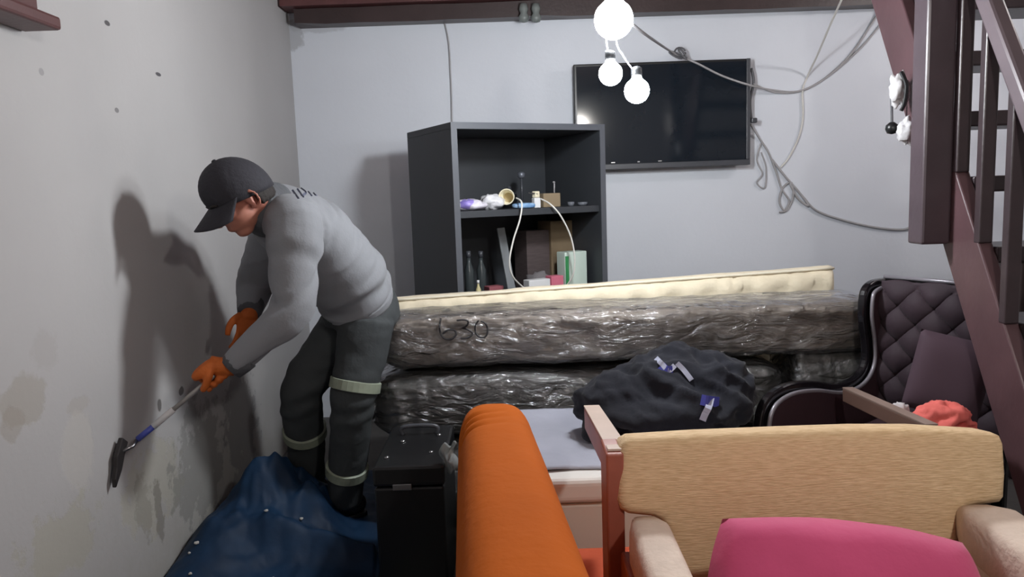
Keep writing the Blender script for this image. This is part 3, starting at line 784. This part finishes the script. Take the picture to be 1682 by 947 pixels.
MB().box((.225, .74, .16), (.86, 1.40, zsit - .125)).build('seat_frame', M_CHW, ac, bevel=.006)
def arm(xc, w, nm):
    pts = []
    for i in range(15):
        t = i / 14; y = 1.385 - .74*t; pts.append((xc, y, .700 - .02*t - .06*max(0, t - .75)**2*16 * .25))
    rs_ = []
    for i, p_ in enumerate(pts):
        e = 1 if 0 < i < 14 else .7
        ring = []
        for k_ in range(20):
            a = 2*math.pi*k_/20
            ring.append((p_[0] + w/2*e*math.copysign(abs(math.cos(a))**.45, math.cos(a)), p_[1], p_[2] - .05 + .05*e*math.copysign(abs(math.sin(a))**.45, math.sin(a))))
        rs_.append(ring)
    return MB().rings(rs_).build('armrest', M_ARM, ac, smooth=True)
xl = PX  # (kept short)
la, ra = .238, .868
arm(la, .078, 'l'); arm(ra, .105, 'r')
MB().box((la - .046, .70, .16), (la + .014, 1.40, .61)).build('side_panel', M_CHW, ac, bevel=.006)
MB().box((ra - .05, .70, .16), (ra + .05, 1.40, .61)).build('side_panel', M_ARM, ac, bevel=.012)
for x_ in (la - .018, ra + .01):
    for y_ in (.76, 1.34): MB().box((x_ - .025, y_ - .025, 0), (x_ + .025, y_ + .025, .16)).build('leg', M_CHW, ac, bevel=.004)
# left back post and the rail that runs away behind it
e1, e0 = P(1017, 735, 1.44), P(974, 668, 2.0)
MB().box((e1.x - .030, 1.405, .16), (e1.x + .004, 1.50, e1.z)).build('back_post', M_CHW, ac, bevel=.004)
rail = MB().bar(e1 + Vector((-.004, -.02, -.03)), e0 + Vector((-.004, 0, -.03)), .040, .06).build('rail', M_CHW, ac, bevel=.004)
MB().bar(e1 + Vector((-.004, -.02, .003)), e0 + Vector((-.004, 0, .003)), .042, .005).build('rail_top', M_CHT, rail, bevel=.001)  # thin strip along the rail's top, paler than its sides
# magenta cushion
cc = P(1388, 1008, 1.19)
Mc = Matrix.Rotation(math.radians(8), 3, 'Y') @ Matrix.Rotation(math.radians(-24), 3, 'X')
b = MB()
def pil(u_, v_, sgn):
    x, z_ = (u_ - .5) * 2, (v_ - .5) * 2
    th = (1 - abs(x)**5) * (1 - abs(z_)**4)
    return Vector((x * .232 * math.sqrt(1 - .20*z_*z_), sgn * (.075 * max(th, 0)**.5), z_ * .150 * math.sqrt(1 - .20*x*x)))
b.grid(lambda u_, v_: pil(u_, v_, -1), 36, 28); b.grid(lambda u_, v_: pil(u_, v_, 1), 36, 28)
b.v = [cc + Mc @ (v + Vector((0, .008*nz(v, 7, 3), .006*nz(v + Vector((3, 0, 0)), 5, 2)))) for v in b.v]
tag(b.build('magenta_cushion', mat('magenta_cloth', (206, 78, 124), .85, var=.12, vscale=5, bump=.2, bscale=30, sheen=.2), smooth=True), 'magenta pink cushion lying against the beige armchair back', 'cushion')

# ================================================================== PURPLE ARMCHAIR
M_PUR = mat('dark_purple_velvet', (54, 38, 48), .75, var=.25, vscale=7, bump=.15, sheen=.05)
M_PURS = mat('maroon_lining', (60, 36, 44), .75, var=.2, vscale=6, bump=.1)
M_GLOSS = mat('glossy_black_vinyl', (24, 22, 26), .16, var=.2, bump=.08, bscale=20)
M_SILV = mat('silver_piping', (150, 146, 154), .35, metal=.3, var=.1)
pch = thing('purple_armchair', (1.15, 2.5, 0), 'dark purple quilted armchair with glossy black edge and silver piping beside the stairs', 'armchair')
a0 = Vector((1.31, 2.78, 0)); adir = Vector((-.78, -.62, 0)).normalized(); an = Vector((adir.y, -adir.x, 0))
an = an if an.y < 0 else -an                        # the face of the arm turned to the room
def AP(x, y): return onplane(x, y, a0, an)
prof = cr([Vector((x, y, 0)) for x, y in [(1462, 456), (1438, 461), (1424, 478), (1420, 520), (1425, 566), (1424, 598), (1408, 620), (1378, 630), (1338, 626), (1300, 630), (1272, 645), (1256, 668), (1249, 700), (1247, 760)]], 5)
prof3 = [AP(p.x, p.y) for p in prof]
bot = [Vector((prof3[-1].x, prof3[-1].y, .06)), Vector((prof3[0].x, prof3[0].y, .06))]
MB().prism(prof3 + bot, -an * .03).build('side_shell', M_GLOSS, pch, bevel=.008, seg=3)
ctr = AP(1400, 720)
def inset(pts, d):
    out = []
    for i, p in enumerate(pts):
        tg = (pts[min(i+1, len(pts)-1)] - pts[max(i-1, 0)]).normalized(); nn = an.cross(tg).normalized()
        out.append(p + nn * d)
    return out
ins = inset(prof3, .030)
if (ins[30] - ctr).length > (prof3[30] - ctr).length: ins = inset(prof3, -.030)
ins = [p + an * .012 for p in ins]
MB().tube(ins, .0075, 8).build('piping', M_SILV, pch, smooth=True)
inb = [p - an * .011 for p in ins]
MB().prism(inb + [Vector((inb[-1].x, inb[-1].y, .06)), Vector((inb[0].x, inb[0].y, .06))], an * .016).build('side_lining', M_PURS, pch, bevel=.004)
# tufted back, running from the far corner towards the stairs
b0 = prof3[2] + an * .015; b0.z = 0
bdir = Vector((.60, -.80, 0)).normalized(); bn = Vector((-bdir.y, bdir.x, 0)); bn = -bn if bn.y > 0 else bn
bn = Vector((-.80, -.60, 0))
BL_, ZT = .43, P(1500, 460, 2.66).z
def tuft(u_, v_):
    s_, z_ = BL_ * u_, .30 + (ZT - .30 - .02) * v_
    q = abs(math.sin(math.pi * (s_ + z_) / .13)) * abs(math.sin(math.pi * (s_ - z_) / .13))
    edge = min(1, min(v_, 1 - v_) * 12)
    return b0 + bdir * s_ + Vector((0, 0, z_)) + bn * (.035 + .03 * q ** .5 * edge)
MB().grid(tuft, 64, 80).build('tufted_back', M_PUR, pch, smooth=True, solid=.02)
MB().prism([b0, b0 + bdir*BL_, b0 + bdir*BL_ + Vector((0, 0, ZT - .012)), b0 + Vector((0, 0, ZT))], bn * .034).build('back_shell', M_GLOSS, pch, bevel=.006)
tl = b0 + Vector((0, 0, ZT - .004)) + bn*.036
MB().tube([tl, tl + bdir*BL_*.5 + Vector((0, 0, -.004)), tl + bdir*BL_ + Vector((0, 0, -.012))], .0075, 8).build('piping', M_SILV, pch, smooth=True)
sq = [b0 + bn*.06 + bdir*.03, b0 + bn*.06 + bdir*(BL_ - .02), b0 + bn*.50 + bdir*(BL_ - .02), b0 + bn*.50 + bdir*.03]
MB().prism([Vector((p.x, p.y, .06)) for p in sq], (0, 0, .38)).build('seat', M_PURS, pch, bevel=.03, seg=3)
for p in (sq[0], sq[1], sq[2], sq[3]):
    q = p * .9 + (sum(sq, Vector()) / 4) * .1
    MB().lathe([(.018, 0), (.024, .06)], (q.x, q.y, 0), n=12).build('leg', M_BLACKPL, pch)
# cushion, plank, cloths lying on it
c = P(1558, 618, 2.40)
bcu = MB()
def pil2(u_, v_, sgn):
    x, z_ = (u_ - .5)*2, (v_ - .5)*2
    th = (1 - abs(x)**4) * (1 - abs(z_)**4)
    return Vector((x*.11, sgn*.04*max(th, 0)**.5, z_*.13))
bcu.grid(lambda u_, v_: pil2(u_, v_, -1), 24, 24); bcu.grid(lambda u_, v_: pil2(u_, v_, 1), 24, 24)
Mq = Matrix.Rotation(math.radians(-30), 3, 'Z') @ Matrix.Rotation(math.radians(12), 3, 'Y') @ Matrix.Rotation(math.radians(-12), 3, 'X')
bcu.v = [c + Mq @ v for v in bcu.v]
tag(bcu.build('purple_cushion', mat('plum_cloth', (70, 50, 62), .8, var=.12, sheen=.05), smooth=True), 'plain plum cushion leaning against the tufted purple back', 'cushion')
pk_ = thing('wooden_plank', P(1450, 690, 2.3), 'narrow brown wooden plank slanting across the purple armchair', 'plank')
e0_, e1_ = P(1392, 648, 2.52), P(1530, 712, 1.98)
MB().bar(e0_, e1_, .034, .045).build('board', mat('brown_plank', (110, 84, 74), .5, var=.2), pk_, bevel=.003)
MB().bar(e0_ + Vector((.0, 0, .025)), e1_ + Vector((.0, 0, .025)), .034, .004).build('pale_top_face', mat('pale_plank_top', (150, 128, 118), .5, var=.2), pk_)  # thin strip along the top, paler than the board
c = P(1548, 686, 2.14)
b = MB().ell(c, (.075, .06, .045)).ell(c + Vector((.05, 0, -.015)), (.05, .05, .025)).ell(c + Vector((-.05, 0, -.012)), (.05, .05, .03)).ell(c + Vector((0, 0, -.05)), (.10, .07, .045))
tag(b.build('coral_cloth', mat('coral_cloth', (232, 112, 104), .85, var=.15, bump=.3), smooth=True, remesh=.006, smooth_it=3, disp=lambda p, n: .03*(ridged(p, 13) - .74)), 'crumpled coral cloth on the purple armchair behind the beige back', 'cloth')
c = P(1476, 672, 2.28)
tag(crumple(c, (.032, .025, .022), .4, seed=21).build('paper_scrap', mat('white_paper', (206, 200, 202), .8), smooth=True), 'small crumpled white paper beside the coral cloth', 'paper')

# ================================================================== BLACK CASE, TARP
bc = thing('black_case', (-.34, 2.45, 0), 'black hard case with metal rivets standing between man and orange sofa', 'case')
kx0, kx1, ky0, ky1, kz = -.455, -.235, 2.30, 2.72, .47
MB().box((kx0, ky0, 0), (kx1, ky1, kz - .07)).build('body', M_BLACKPL, bc, bevel=.008)
ld = MB().box((kx0 - .004, ky0 - .004, kz - .066), (kx1 + .004, ky1 + .004, kz)).build('lid', M_BLACKPL, bc, bevel=.01)
for x_, y_ in ((kx0 + .03, ky0 + .08), (kx1 - .05, ky0 + .12), (kx0 + .06, ky0 + .24), (kx1 - .04, ky0 + .3)):
    MB().lathe([(.009, 0), (.008, .004), (.003, .006)], (x_, y_, kz), n=12).build('rivet', M_METAL, ld, smooth=True)
MB().box((kx0 + .06, ky0 - .012, kz - .075), (kx0 + .12, ky0 - .0045, kz - .055)).build('latch', M_METAL, bc, bevel=.002)
MB().tube(cr([(kx0 + .05, ky1 - .1, kz), (kx0 + .055, ky1 - .1, kz + .028), (kx1 - .055, ky1 - .1, kz + .028), (kx1 - .05, ky1 - .1, kz)]), .008, 8).build('handle', M_BEZ, bc, smooth=True)
c = P(722, 752, 2.31); c.x = kx1 + .018
pb = thing('torn_film', Vector((c.x, c.y, c.z - .05)), 'torn clear plastic scrap hanging between the black case and the orange sofa', 'plastic')
MB().grid(lambda u_, v_: c + Vector(((u_ - .5)*.045 + .008*math.sin(v_*7), .012*math.sin(u_*6 + v_*4), (v_ - .5)*.09 + .01*math.sin(u_*9))), 10, 16).build('film', mat('milky_film', (176, 182, 182), .2, trans=.35, bump=.4), pb, smooth=True, solid=.002)

M_TARP = mat('blue_tarpaulin', (22, 52, 82), .6, var=.35, vscale=7, bump=.5, bscale=12, col2=(13, 34, 58), spec=.25)
def tarp_z(x, y):
    w = .018 * (ridged((x*1.2, y*1.2, 1), 2.6) - .55) + .012*nz((x, y, 4), 5, 3)
    h1 = .24 * math.exp(-(((x + .90)/.17)**4 + ((y - 2.90)/.14)**4)) * (.8 + .5*nz((x, y, 2), 5, 3)) + .14*math.exp(-(((x + .98)/.2)**2 + ((y - 2.72)/.2)**2))
    h2 = .10 * math.exp(-(((x + 1.1)/.12)**2 + ((y - 2.55)/.4)**2))
    h3 = .07 * math.exp(-(((x + .7)/.25)**2 + ((y - 2.62)/.05)**2))
    return max(.006, .02 + w * (1 + 4*h1) + h1 * (1 + .35*nz((x, y, 9), 7, 3)) + h2 + h3)
def tarp(u_, v_):
    x = XL + .012 + (.66 + .22*v_)*u_ if False else XL + .012 + (.80 - .20*v_)*u_; y = 1.75 + 1.75*v_
    return Vector((x, y + .02*nz((x*3, 0, 7)), tarp_z(x, y) * (1 if 0.02 < u_ < .97 else .6)))
tp = thing('blue_tarp', (-.85, 2.6, 0), 'crumpled blue tarpaulin spread on the floor under the man', 'tarpaulin')
MB().grid(tarp, 130, 200).build('sheet', M_TARP, tp, smooth=True, solid=.004)
fl = []
for i in range(12):
    x_ = random.uniform(-1.15, -.62); y_ = random.uniform(2.25, 2.75)
    z_ = tarp_z(x_, y_)
    fl.append((x_, y_, z_))
M_FLAKE = mat('plaster_flakes', (196, 194, 190), .9)
for i, (x_, y_, z_) in enumerate(fl):
    r_ = random.uniform(.004, .010)
    tag(crumple((x_, y_, z_ + .004), (r_, r_*.8, .004), .5, seed=i, n=10, m=6).build('plaster_flake', M_FLAKE), 'small white plaster flake fallen on the blue tarpaulin', 'flake', 'plaster flakes on the tarpaulin')

# ================================================================== THE MAN
F_B = Vector((-.86, -.42, 0)).normalized(); L_B = Vector((0, 0, 1)).cross(F_B).normalized()       # facing, his left
pel, wai, che, upp, nek = P(592, 505, 2.97), P(568, 455, 2.90), P(510, 388, 2.77), P(455, 350, 2.64), P(428, 338, 2.575)
man = thing('person', (-.70, 2.98, .02), 'man in grey sweatshirt, dark cap and orange gloves bending to scrape the wall', 'person')
FH = Vector((-.66, -.46, -.58)).normalized(); UH = (Vector((0, 0, 1)) - FH * FH.z).normalized(); SH = UH.cross(FH).normalized()
HC = P(390, 317, 2.50)
def H(f, s, u): return HC + FH*f + SH*s + UH*u
HM = Matrix((( FH.x, SH.x, UH.x), (FH.y, SH.y, UH.y), (FH.z, SH.z, UH.z)))
def loft(mb, pts, rad, side, n=24, k=6, pw=1.0):         # elliptical tube; rad = [(along side, across)]
    q = cr(pts, k); ra = crs([r[0] for r in rad], k); rb = crs([r[1] for r in rad], k)
    rs_ = []
    for i, p in enumerate(q):
        d = (q[min(i+1, len(q)-1)] - q[max(i-1, 0)]).normalized()
        s_ = (Vector(side) - d * Vector(side).dot(d)).normalized(); f_ = d.cross(s_)
        rs_.append([p + s_*ra[i]*math.copysign(abs(math.cos(2*math.pi*j/n))**pw, math.cos(2*math.pi*j/n)) + f_*rb[i]*math.copysign(abs(math.sin(2*math.pi*j/n))**pw, math.sin(2*math.pi*j/n)) for j in range(n)])
    return mb.rings(rs_)
shl = upp + L_B*.165 + (che - upp)*.28 + Vector((0, 0, -.02)); shr = upp - L_B*.165 + (che - upp)*.28 + Vector((0, 0, -.02))
ell, wrl = P(476, 515, 2.43), P(384, 600, 2.385)
elr, wrr = P(418, 470, 2.93), P(410, 512, 2.80)
hpl, hpr = pel + L_B*.095 + Vector((0, 0, -.03)), pel - L_B*.095 + Vector((0, 0, -.03))
knl, anl = P(580, 655, 2.83), P(566, 822, 2.96)
knr, anr = P(497, 640, 2.93), P(507, 800, 3.14)
anl.z = max(anl.z, .10); anr.z = max(anr.z, .10)
# --- body: one continuous surface
b = MB()
loft(b, [pel, wai, che, upp], [(.11, .08), (.125, .095), (.15, .11), (.12, .075)], L_B)
for s_, e_, w_ in ((shl, ell, wrl), (shr, elr, wrr)):
    b.tube(cr([upp, s_, (s_ + e_)/2, e_, (e_ + w_)/2, w_], 4), crs([.06, .055, .048, .042, .036, .028], 4), 14)
for h_, k_, a_ in ((hpl, knl, anl), (hpr, knr, anr)):
    b.tube(cr([pel, h_, (h_ + k_)/2, k_, (k_ + a_)/2, a_], 4), crs([.06, .07, .065, .055, .05, .038], 4), 14)
b.tube(cr([upp, nek, H(-.035, 0, -.05), H(-.02, 0, 0)], 5), crs([.075, .062, .058, .06], 5), 16)
b.ell(H(0, 0, .02), (.098, .078, .100), HM, 24, 16)
b.ell(H(.035, 0, -.055), (.062, .058, .06), HM)
b.ell(H(.055, 0, -.105), (.032, .032, .022), HM)
b.ell(H(.070, 0, .012), (.022, .052, .016), HM)                  # brow
b.tube([H(.092, 0, .002), H(.108, 0, -.022), H(.118, 0, -.040), H(.104, 0, -.050)], [.010, .012, .015, .012], 10)
for s_ in (-1, 1):
    b.ell(H(.070, s_*.042, -.028), (.022, .022, .018), HM)     # cheeks
    b.ell(H(.002, s_*.078, -.030), (.014, .006, .024), HM)     # ears
    b.tube([H(-.004 + .019*math.cos(g), s_*(.086 - .010*math.cos(g)), -.028 + .030*math.sin(g)) for g in [math.radians(20 + 30*i) for i in range(10)]], .0058, 8)
    b.ell(H(.004, s_*.080, -.054), (.009, .006, .009), HM)
b.ell(H(.090, 0, -.072), (.012, .024, .006), HM); b.ell(H(.088, 0, -.083), (.012, .021, .006), HM)
M_SKIN = mat('skin', (186, 128, 108), .55, var=.18, vscale=12, col2=(170, 104, 90))
body = b.build('body', M_SKIN, man, smooth=True, remesh=.0065, smooth_it=2)
for s_ in (-1, 1):
    MB().ell(H(.088, s_*.031, -.004), .0105, None, 14, 10).build('eye', mat('eye_white', (205, 200, 196), .3), man, smooth=True)
    MB().ell(H(.0955, s_*.032, -.006), .0052, None, 10, 8).build('iris', mat('dark_iris', (36, 28, 24), .2), man, smooth=True)
    MB().tube(cr([H(.099, s_*.012, .014), H(.099, s_*.030, .020), H(.086, s_*.05, .014)]), .0035, 6).build('eyebrow', mat('dark_hair', (38, 32, 30), .8, bump=.4, bscale=80), man, smooth=True)
# hair below the cap
b = MB()
for a in range(-7, 8):
    an_ = math.radians(180 + a * 10.5)
    p = H(.088*math.cos(an_) - .006, .074*math.sin(an_), -.030 - .016*math.cos(math.radians(a*9)))
    b.ell(p, (.012, .012, .032), HM, 10, 8)
b.build('hair', MATS['dark_hair'], man, smooth=True, remesh=.005, smooth_it=2)
# --- cap
M_CAP = mat('charcoal_cap', (46, 45, 52), .85, var=.15, bump=.25, bscale=70)
cap = thing('tmp_cap', HC, 'x', 'x'); bpy.data.objects.remove(cap)
b = MB(); rs = []
for i in range(13):
    ph = math.radians(-16 + 106 * i / 12 * .985); ring = []
    for j in range(40):
        th = 2*math.pi*j/40
        seam = 1 - .012*math.exp(-((math.degrees(th) % 60 - 30) / 3.5)**2)
        rr = max(math.cos(ph), .02) * seam
        ring.append(H(-.006 + .110*rr*math.cos(th), .093*rr*math.sin(th), .010 + .112*math.sin(ph) + .026*math.cos(th)*(1 - i/12)))
    rs.append(ring)
b.rings(rs)
crown = b.build('cap_crown', M_CAP, man, smooth=True)
MB().ell(H(-.006, 0, .122), (.008, .008, .005), HM, 12, 8).build('button', M_CAP, crown, smooth=True)
def vis(u_, v_):
    th = (u_ - .5) * math.radians(150)
    r0 = Vector((.100*math.cos(th), .090*math.sin(th), .014))
    r1 = Vector((.185*math.cos(th)**.55 if math.cos(th) > 0 else 0, .096*math.sin(th), .0))
    q = r0.lerp(r1, v_); q.z += -.026*(abs(math.sin(th))**2)*(.3 + v_) - .012*v_
    return H(q.x, q.y, q.z)
MB().grid(vis, 28, 10).build('cap_visor', M_CAP, crown, smooth=True, solid=.004)
# --- sweatshirt
M_SWEAT = mat('grey_sweatshirt', (134, 136, 141), .9, var=.08, vscale=5, bump=.12, bscale=120, sheen=.1)
b = MB()
hem = wai.lerp(pel, .75)
loft(b, [hem, wai, che.lerp(wai, .45), che, upp, upp.lerp(nek, .6)], [(.172, .142), (.186, .155), (.192, .150), (.194, .148), (.165, .108), (.085, .075)], L_B, 30)
b.tube(cr([upp.lerp(shl, .55), shl, shl.lerp(ell, .45), ell, ell.lerp(wrl, .5), wrl], 5), crs([.088, .094, .084, .070, .056, .044], 5), 20)
b.tube(cr([upp.lerp(shr, .55), shr, shr.lerp(elr, .45), elr, elr.lerp(wrr, .5), wrr], 5), crs([.088, .094, .084, .070, .056, .044], 5), 20)
axis = (che - hem).normalized()
def sw(p, n):
    t_ = (p - hem).dot(axis); r_ = (p - shl).length
    v = .010 * (ridged(Vector((t_*2.4, p.dot(L_B)*.7, p.z*.5 + t_)), 3.6) - .72)
    v += .011 * math.sin(t_*62 + 2.2*nz(p, 4, 2)) * max(0, 1 - abs(t_ - .06)/.13)           # bunched above the hem
    v += .010 * math.sin(r_*75 + 3*nz(p, 5, 2)) * max(0, 1 - r_/.20)                        # pulls at the armpit
    re = (p - ell).length; v += .005*math.sin(re*95)*max(0, 1 - re/.13)
    ph_ = t_*46 + p.dot(L_B)*9 + 2.6*nz(p, 2.2, 2)
    v -= .014 * (.5 + .5*math.sin(ph_))**6 * max(0, min(1, .45 + 1.6*nz(p + Vector((5, 2, 1)), 3.0, 2)))
    return v
shirt = b.build('sweatshirt', M_SWEAT, man, smooth=True, remesh=.0085, smooth_it=4, disp=sw)
ch_ = hem.lerp(pel, .1)
b = MB(); loft(b, [hem.lerp(wai, -.08), hem.lerp(wai, .22)], [(.170, .139), (.178, .148)], L_B, 36, 3); b.build('hem_band', M_SWEAT, shirt, smooth=True)
M_COLL = mat('dark_grey_rib', (92, 94, 98), .9, var=.15, bump=.4, bscale=80)
b = MB(); loft(b, [upp.lerp(nek, .50), nek, nek.lerp(HC, .34)], [(.112, .098), (.094, .086), (.080, .074)], L_B, 28, 3); b.build('collar', M_COLL, shirt, smooth=True)
for a_, c_ in ((wrl, ell), (wrr, elr)):
    d_ = (a_ - c_).normalized(); MB().tube([a_ - d_*.045, a_ - d_*.02, a_ + d_*.012], [.049, .047, .042], 18).build('cuff', M_COLL, shirt, smooth=True)
tr = bvh_of(shirt)
b = MB()
for s_ in ([(468, 290), (478, 304)], [(476, 288), (486, 302)], [(482, 287), (490, 294), (484, 300)], [(490, 288), (500, 300)], [(497, 287), (506, 299), (510, 295)]):
    q = pathhit(tr, [(x_ + 12, y_ + 22) for x_, y_ in s_], 5, .002)
    if len(q) > 2: ribbon(b, q, .008, .0012)
if b.v: b.build('back_print', mat('slate_blue_print', (84, 88, 108), .8), shirt)
# --- trousers
M_TR = mat('dark_work_twill', (62, 66, 68), .85, var=.25, vscale=6, bump=.3, bscale=30)
b = MB()
loft(b, [wai.lerp(pel, .45), pel, pel + Vector((0, 0, -.07))], [(.148, .115), (.180, .150), (.175, .14)], L_B, 28)
LEGS = {}
for nm, h_, k_, a_ in (('l', hpl, knl, anl), ('r', hpr, knr, anr)):
    q = cr([h_, h_.lerp(k_, .5), k_, k_.lerp(a_, .5), a_], 6); r_ = crs([.105, .098, .084, .078, .070], 6)
    LEGS[nm] = (q, r_); b.tube(q, r_, 20)
def trd(p, n):
    v = .008*(ridged(Vector((p.x*1.2, p.y*1.2, p.z*1.8)), 4.2) - .72)
    for k_ in (knl, knr):
        rk = (p - k_).length; v += .006*math.sin(p.z*70 + 4*nz(p, 4, 2))*max(0, 1 - rk/.2)
    return v
trou = b.build('trousers', M_TR, man, smooth=True, remesh=.009, smooth_it=4, disp=trd)
M_BAND = mat('pale_reflective_band', (150, 158, 140), .5, var=.2, vscale=30)
def band(leg, ypx):
    q, r_ = LEGS[leg]
    best = min(range(2, len(q) - 2), key=lambda i: abs((ROT.transposed() @ (q[i] - CAM)).y / -(ROT.transposed() @ (q[i] - CAM)).z * FPX - (473.5 - ypx)))
    p = q[best]; d_ = (q[best+1] - q[best-1]).normalized()
    MB().tube([p - d_*.021, p - d_*.018, p + d_*.018, p + d_*.021], [r_[best] + .002, r_[best] + .009, r_[best] + .009, r_[best] + .002], 28).build('reflective_band', M_BAND, trou, smooth=False)
band('l', 636); band('l', 766); band('r', 713)
# --- boots
M_BOOT = mat('scuffed_black_leather', (40, 38, 40), .5, var=.3, bump=.3, bscale=40)
for a_ in (anl, anr):
    t_ = Vector((-.88, -.47, 0)).normalized(); sd_ = Vector((0, 0, 1)).cross(t_)
    Mb = Matrix(((t_.x, sd_.x, 0), (t_.y, sd_.y, 0), (0, 0, 1)))
    g0 = Vector((a_.x, a_.y, .03))
    b = MB().ell(g0 + t_*.16 + Vector((0, 0, .045)), (.085, .05, .045), Mb).ell(g0 + t_*.06 + Vector((0, 0, .055)), (.10, .046, .06), Mb).ell(g0 - t_*.035 + Vector((0, 0, .045)), (.055, .044, .05), Mb)
    b.tube([g0 + Vector((0, 0, .05)), a_ + Vector((0, 0, .06))], [.052, .056], 16)
    bt = b.build('boot', M_BOOT, man, smooth=True, remesh=.008, smooth_it=3)
    so = [g0 + t_*x + sd_*y for x, y in ((-.085, -.025), (-.07, -.045), (.05, -.045), (.17, -.052), (.235, -.03), (.25, 0), (.235, .03), (.17, .052), (.05, .045), (-.07, .045), (-.085, .025))]
    MB().prism([Vector((p.x, p.y, .018)) for p in so], (0, 0, .026)).build('sole', M_BLACKPL, bt, bevel=.005)
    for i in range(4):
        c_ = g0 + t_*(.05 + .028*i) + Vector((0, 0, .118 - .014*i))
        MB().tube([c_ - sd_*.026, c_ + Vector((0, 0, .006)), c_ + sd_*.026], .003, 6).build('lace', M_GREYCORD, bt)

# --- scraper on its pole, held in the left hand
M_GLOVE = mat('orange_glove', (206, 104, 36), .7, var=.2, vscale=20, bump=.3, bscale=60)
t1, t0_ = P(218, 727, 2.285), P(388, 586, 2.395)
ta = (t1 - t0_).normalized()
sc = thing('wall_scraper', t1, 'long-handled black scraper with a blue band pressed against the left wall', 'scraper')
MB().tube([t0_, P(285, 672, 2.325)], .0075, 12).build('pole', mat('grey_pole', (176, 172, 168), .35, metal=.3), sc, smooth=True)
MB().tube([P(285, 672, 2.325), P(252, 700, 2.305)], .0105, 12).build('grip', M_WHITEPL, sc, smooth=True)
MB().tube([P(252, 700, 2.305), P(226, 721, 2.29)], .0095, 12).build('blue_sleeve', mat('blue_plastic', (84, 96, 190), .4), sc, smooth=True)
wp = PX(204, 722, XL + .02); wq = PX(188, 788, XL + .02)
MB().tube([P(226, 721, 2.29), (P(226, 721, 2.29) + wp.lerp(wq, .35))/2 + Vector((.01, 0, 0)), wp.lerp(wq, .3)], .006, 10).build('neck', M_METAL, sc, smooth=True)
M_BLADE = mat('black_steel', (44, 40, 40), .5, var=.3)
dn = (wq - wp).normalized()
wid = dn.cross(Vector((1, 0, 0))).normalized()
pol = [wp - wid*.016, wp + wid*.022, wp.lerp(wq, .5) + wid*.026, wp.lerp(wq, .72) + wid*.012, wq + wid*.004, wq - wid*.012 + dn*.02, wp.lerp(wq, .7) - wid*.020, wp.lerp(wq, .35) - wid*.016]
MB().prism([Vector((XL + .012, p.y, p.z)) for p in pol], (.014, 0, 0)).build('blade', M_BLADE, sc, bevel=.003)

def fist(hc, a, pd, wrist, name='glove'):
    a = a.normalized(); pd = (pd - a*pd.dot(a)).normalized(); q = a.cross(pd)
    b = MB(); R_ = .0235
    for i, (ln, rr) in enumerate(((215, .0105), (235, .0112), (230, .0108), (200, .0095))):
        c_ = hc + a * (i - 1.5) * .0205
        b.tube([c_ + (pd*math.cos(math.radians(g)) + q*math.sin(math.radians(g))) * (R_ + (.012 if g < 50 else 0)) for g in range(15, ln, 18)], rr, 10)
        g = math.radians(ln - 8); b.ell(c_ + (pd*math.cos(g) + q*math.sin(g))*R_, rr)
    Mp = Matrix(((a.x, pd.x, q.x), (a.y, pd.y, q.y), (a.z, pd.z, q.z)))
    b.ell(hc + pd*.034 - q*.004, (.046, .019, .034), Mp, p=.8)
    b.tube([hc + pd*.036 - a*.02, hc.lerp(wrist, .55) + pd*.018, wrist], [.030, .030, .033], 14)
    b.tube(cr([hc + pd*.036 - a*.030 - q*.015, hc + a*.0 - q*.034 + pd*.014, hc + a*.028 - q*.030 - pd*.004, hc + a*.046 - q*.022 - pd*.010], 4), crs([.014, .0135, .012, .0095], 4), 10)
    return b.build(name, M_GLOVE, man, smooth=True, remesh=.0038, smooth_it=2)
hl = t0_.lerp(t1, .24)
fist(hl, ta, Vector((.25, .1, 1)), wrl)
# right hand resting, slightly curled
def open_hand(w, d, nrm, name='glove'):
    d = d.normalized(); nrm = (nrm - d*nrm.dot(d)).normalized(); s_ = d.cross(nrm)
    Mp = Matrix(((d.x, s_.x, nrm.x), (d.y, s_.y, nrm.y), (d.z, s_.z, nrm.z)))
    b = MB().ell(w + d*.05, (.055, .042, .017), Mp, p=.8); b.tube([w - d*.03, w + d*.03], [.034, .03], 14)
    for i, ln in enumerate((.068, .078, .073, .058)):
        p = w + d*.088 + s_*(i - 1.5)*.0205; ang = .15; pts = [p - d*.02, p]
        for f_ in (.42, .33, .25):
            ang += .38; p = p + (d*math.cos(ang) + nrm*math.sin(ang))*ln*f_; pts.append(p)
        b.tube(cr(pts, 3), crs([.0105, .0105, .010, .0095, .008], 3), 10); b.ell(pts[-1], .0085)
    th = [w + d*.02 - s_*.03, w + d*.045 - s_*.055 + nrm*.008, w + d*.075 - s_*.062 + nrm*.018, w + d*.098 - s_*.058 + nrm*.026]
    b.tube(cr(th, 3), crs([.016, .0135, .012, .0095], 3), 10)
    return b.build(name, M_GLOVE, man, smooth=True, remesh=.0042, smooth_it=2)
open_hand(wrr, Vector((-.05, -.45, -.9)), Vector((-.5, .5, -.1)))
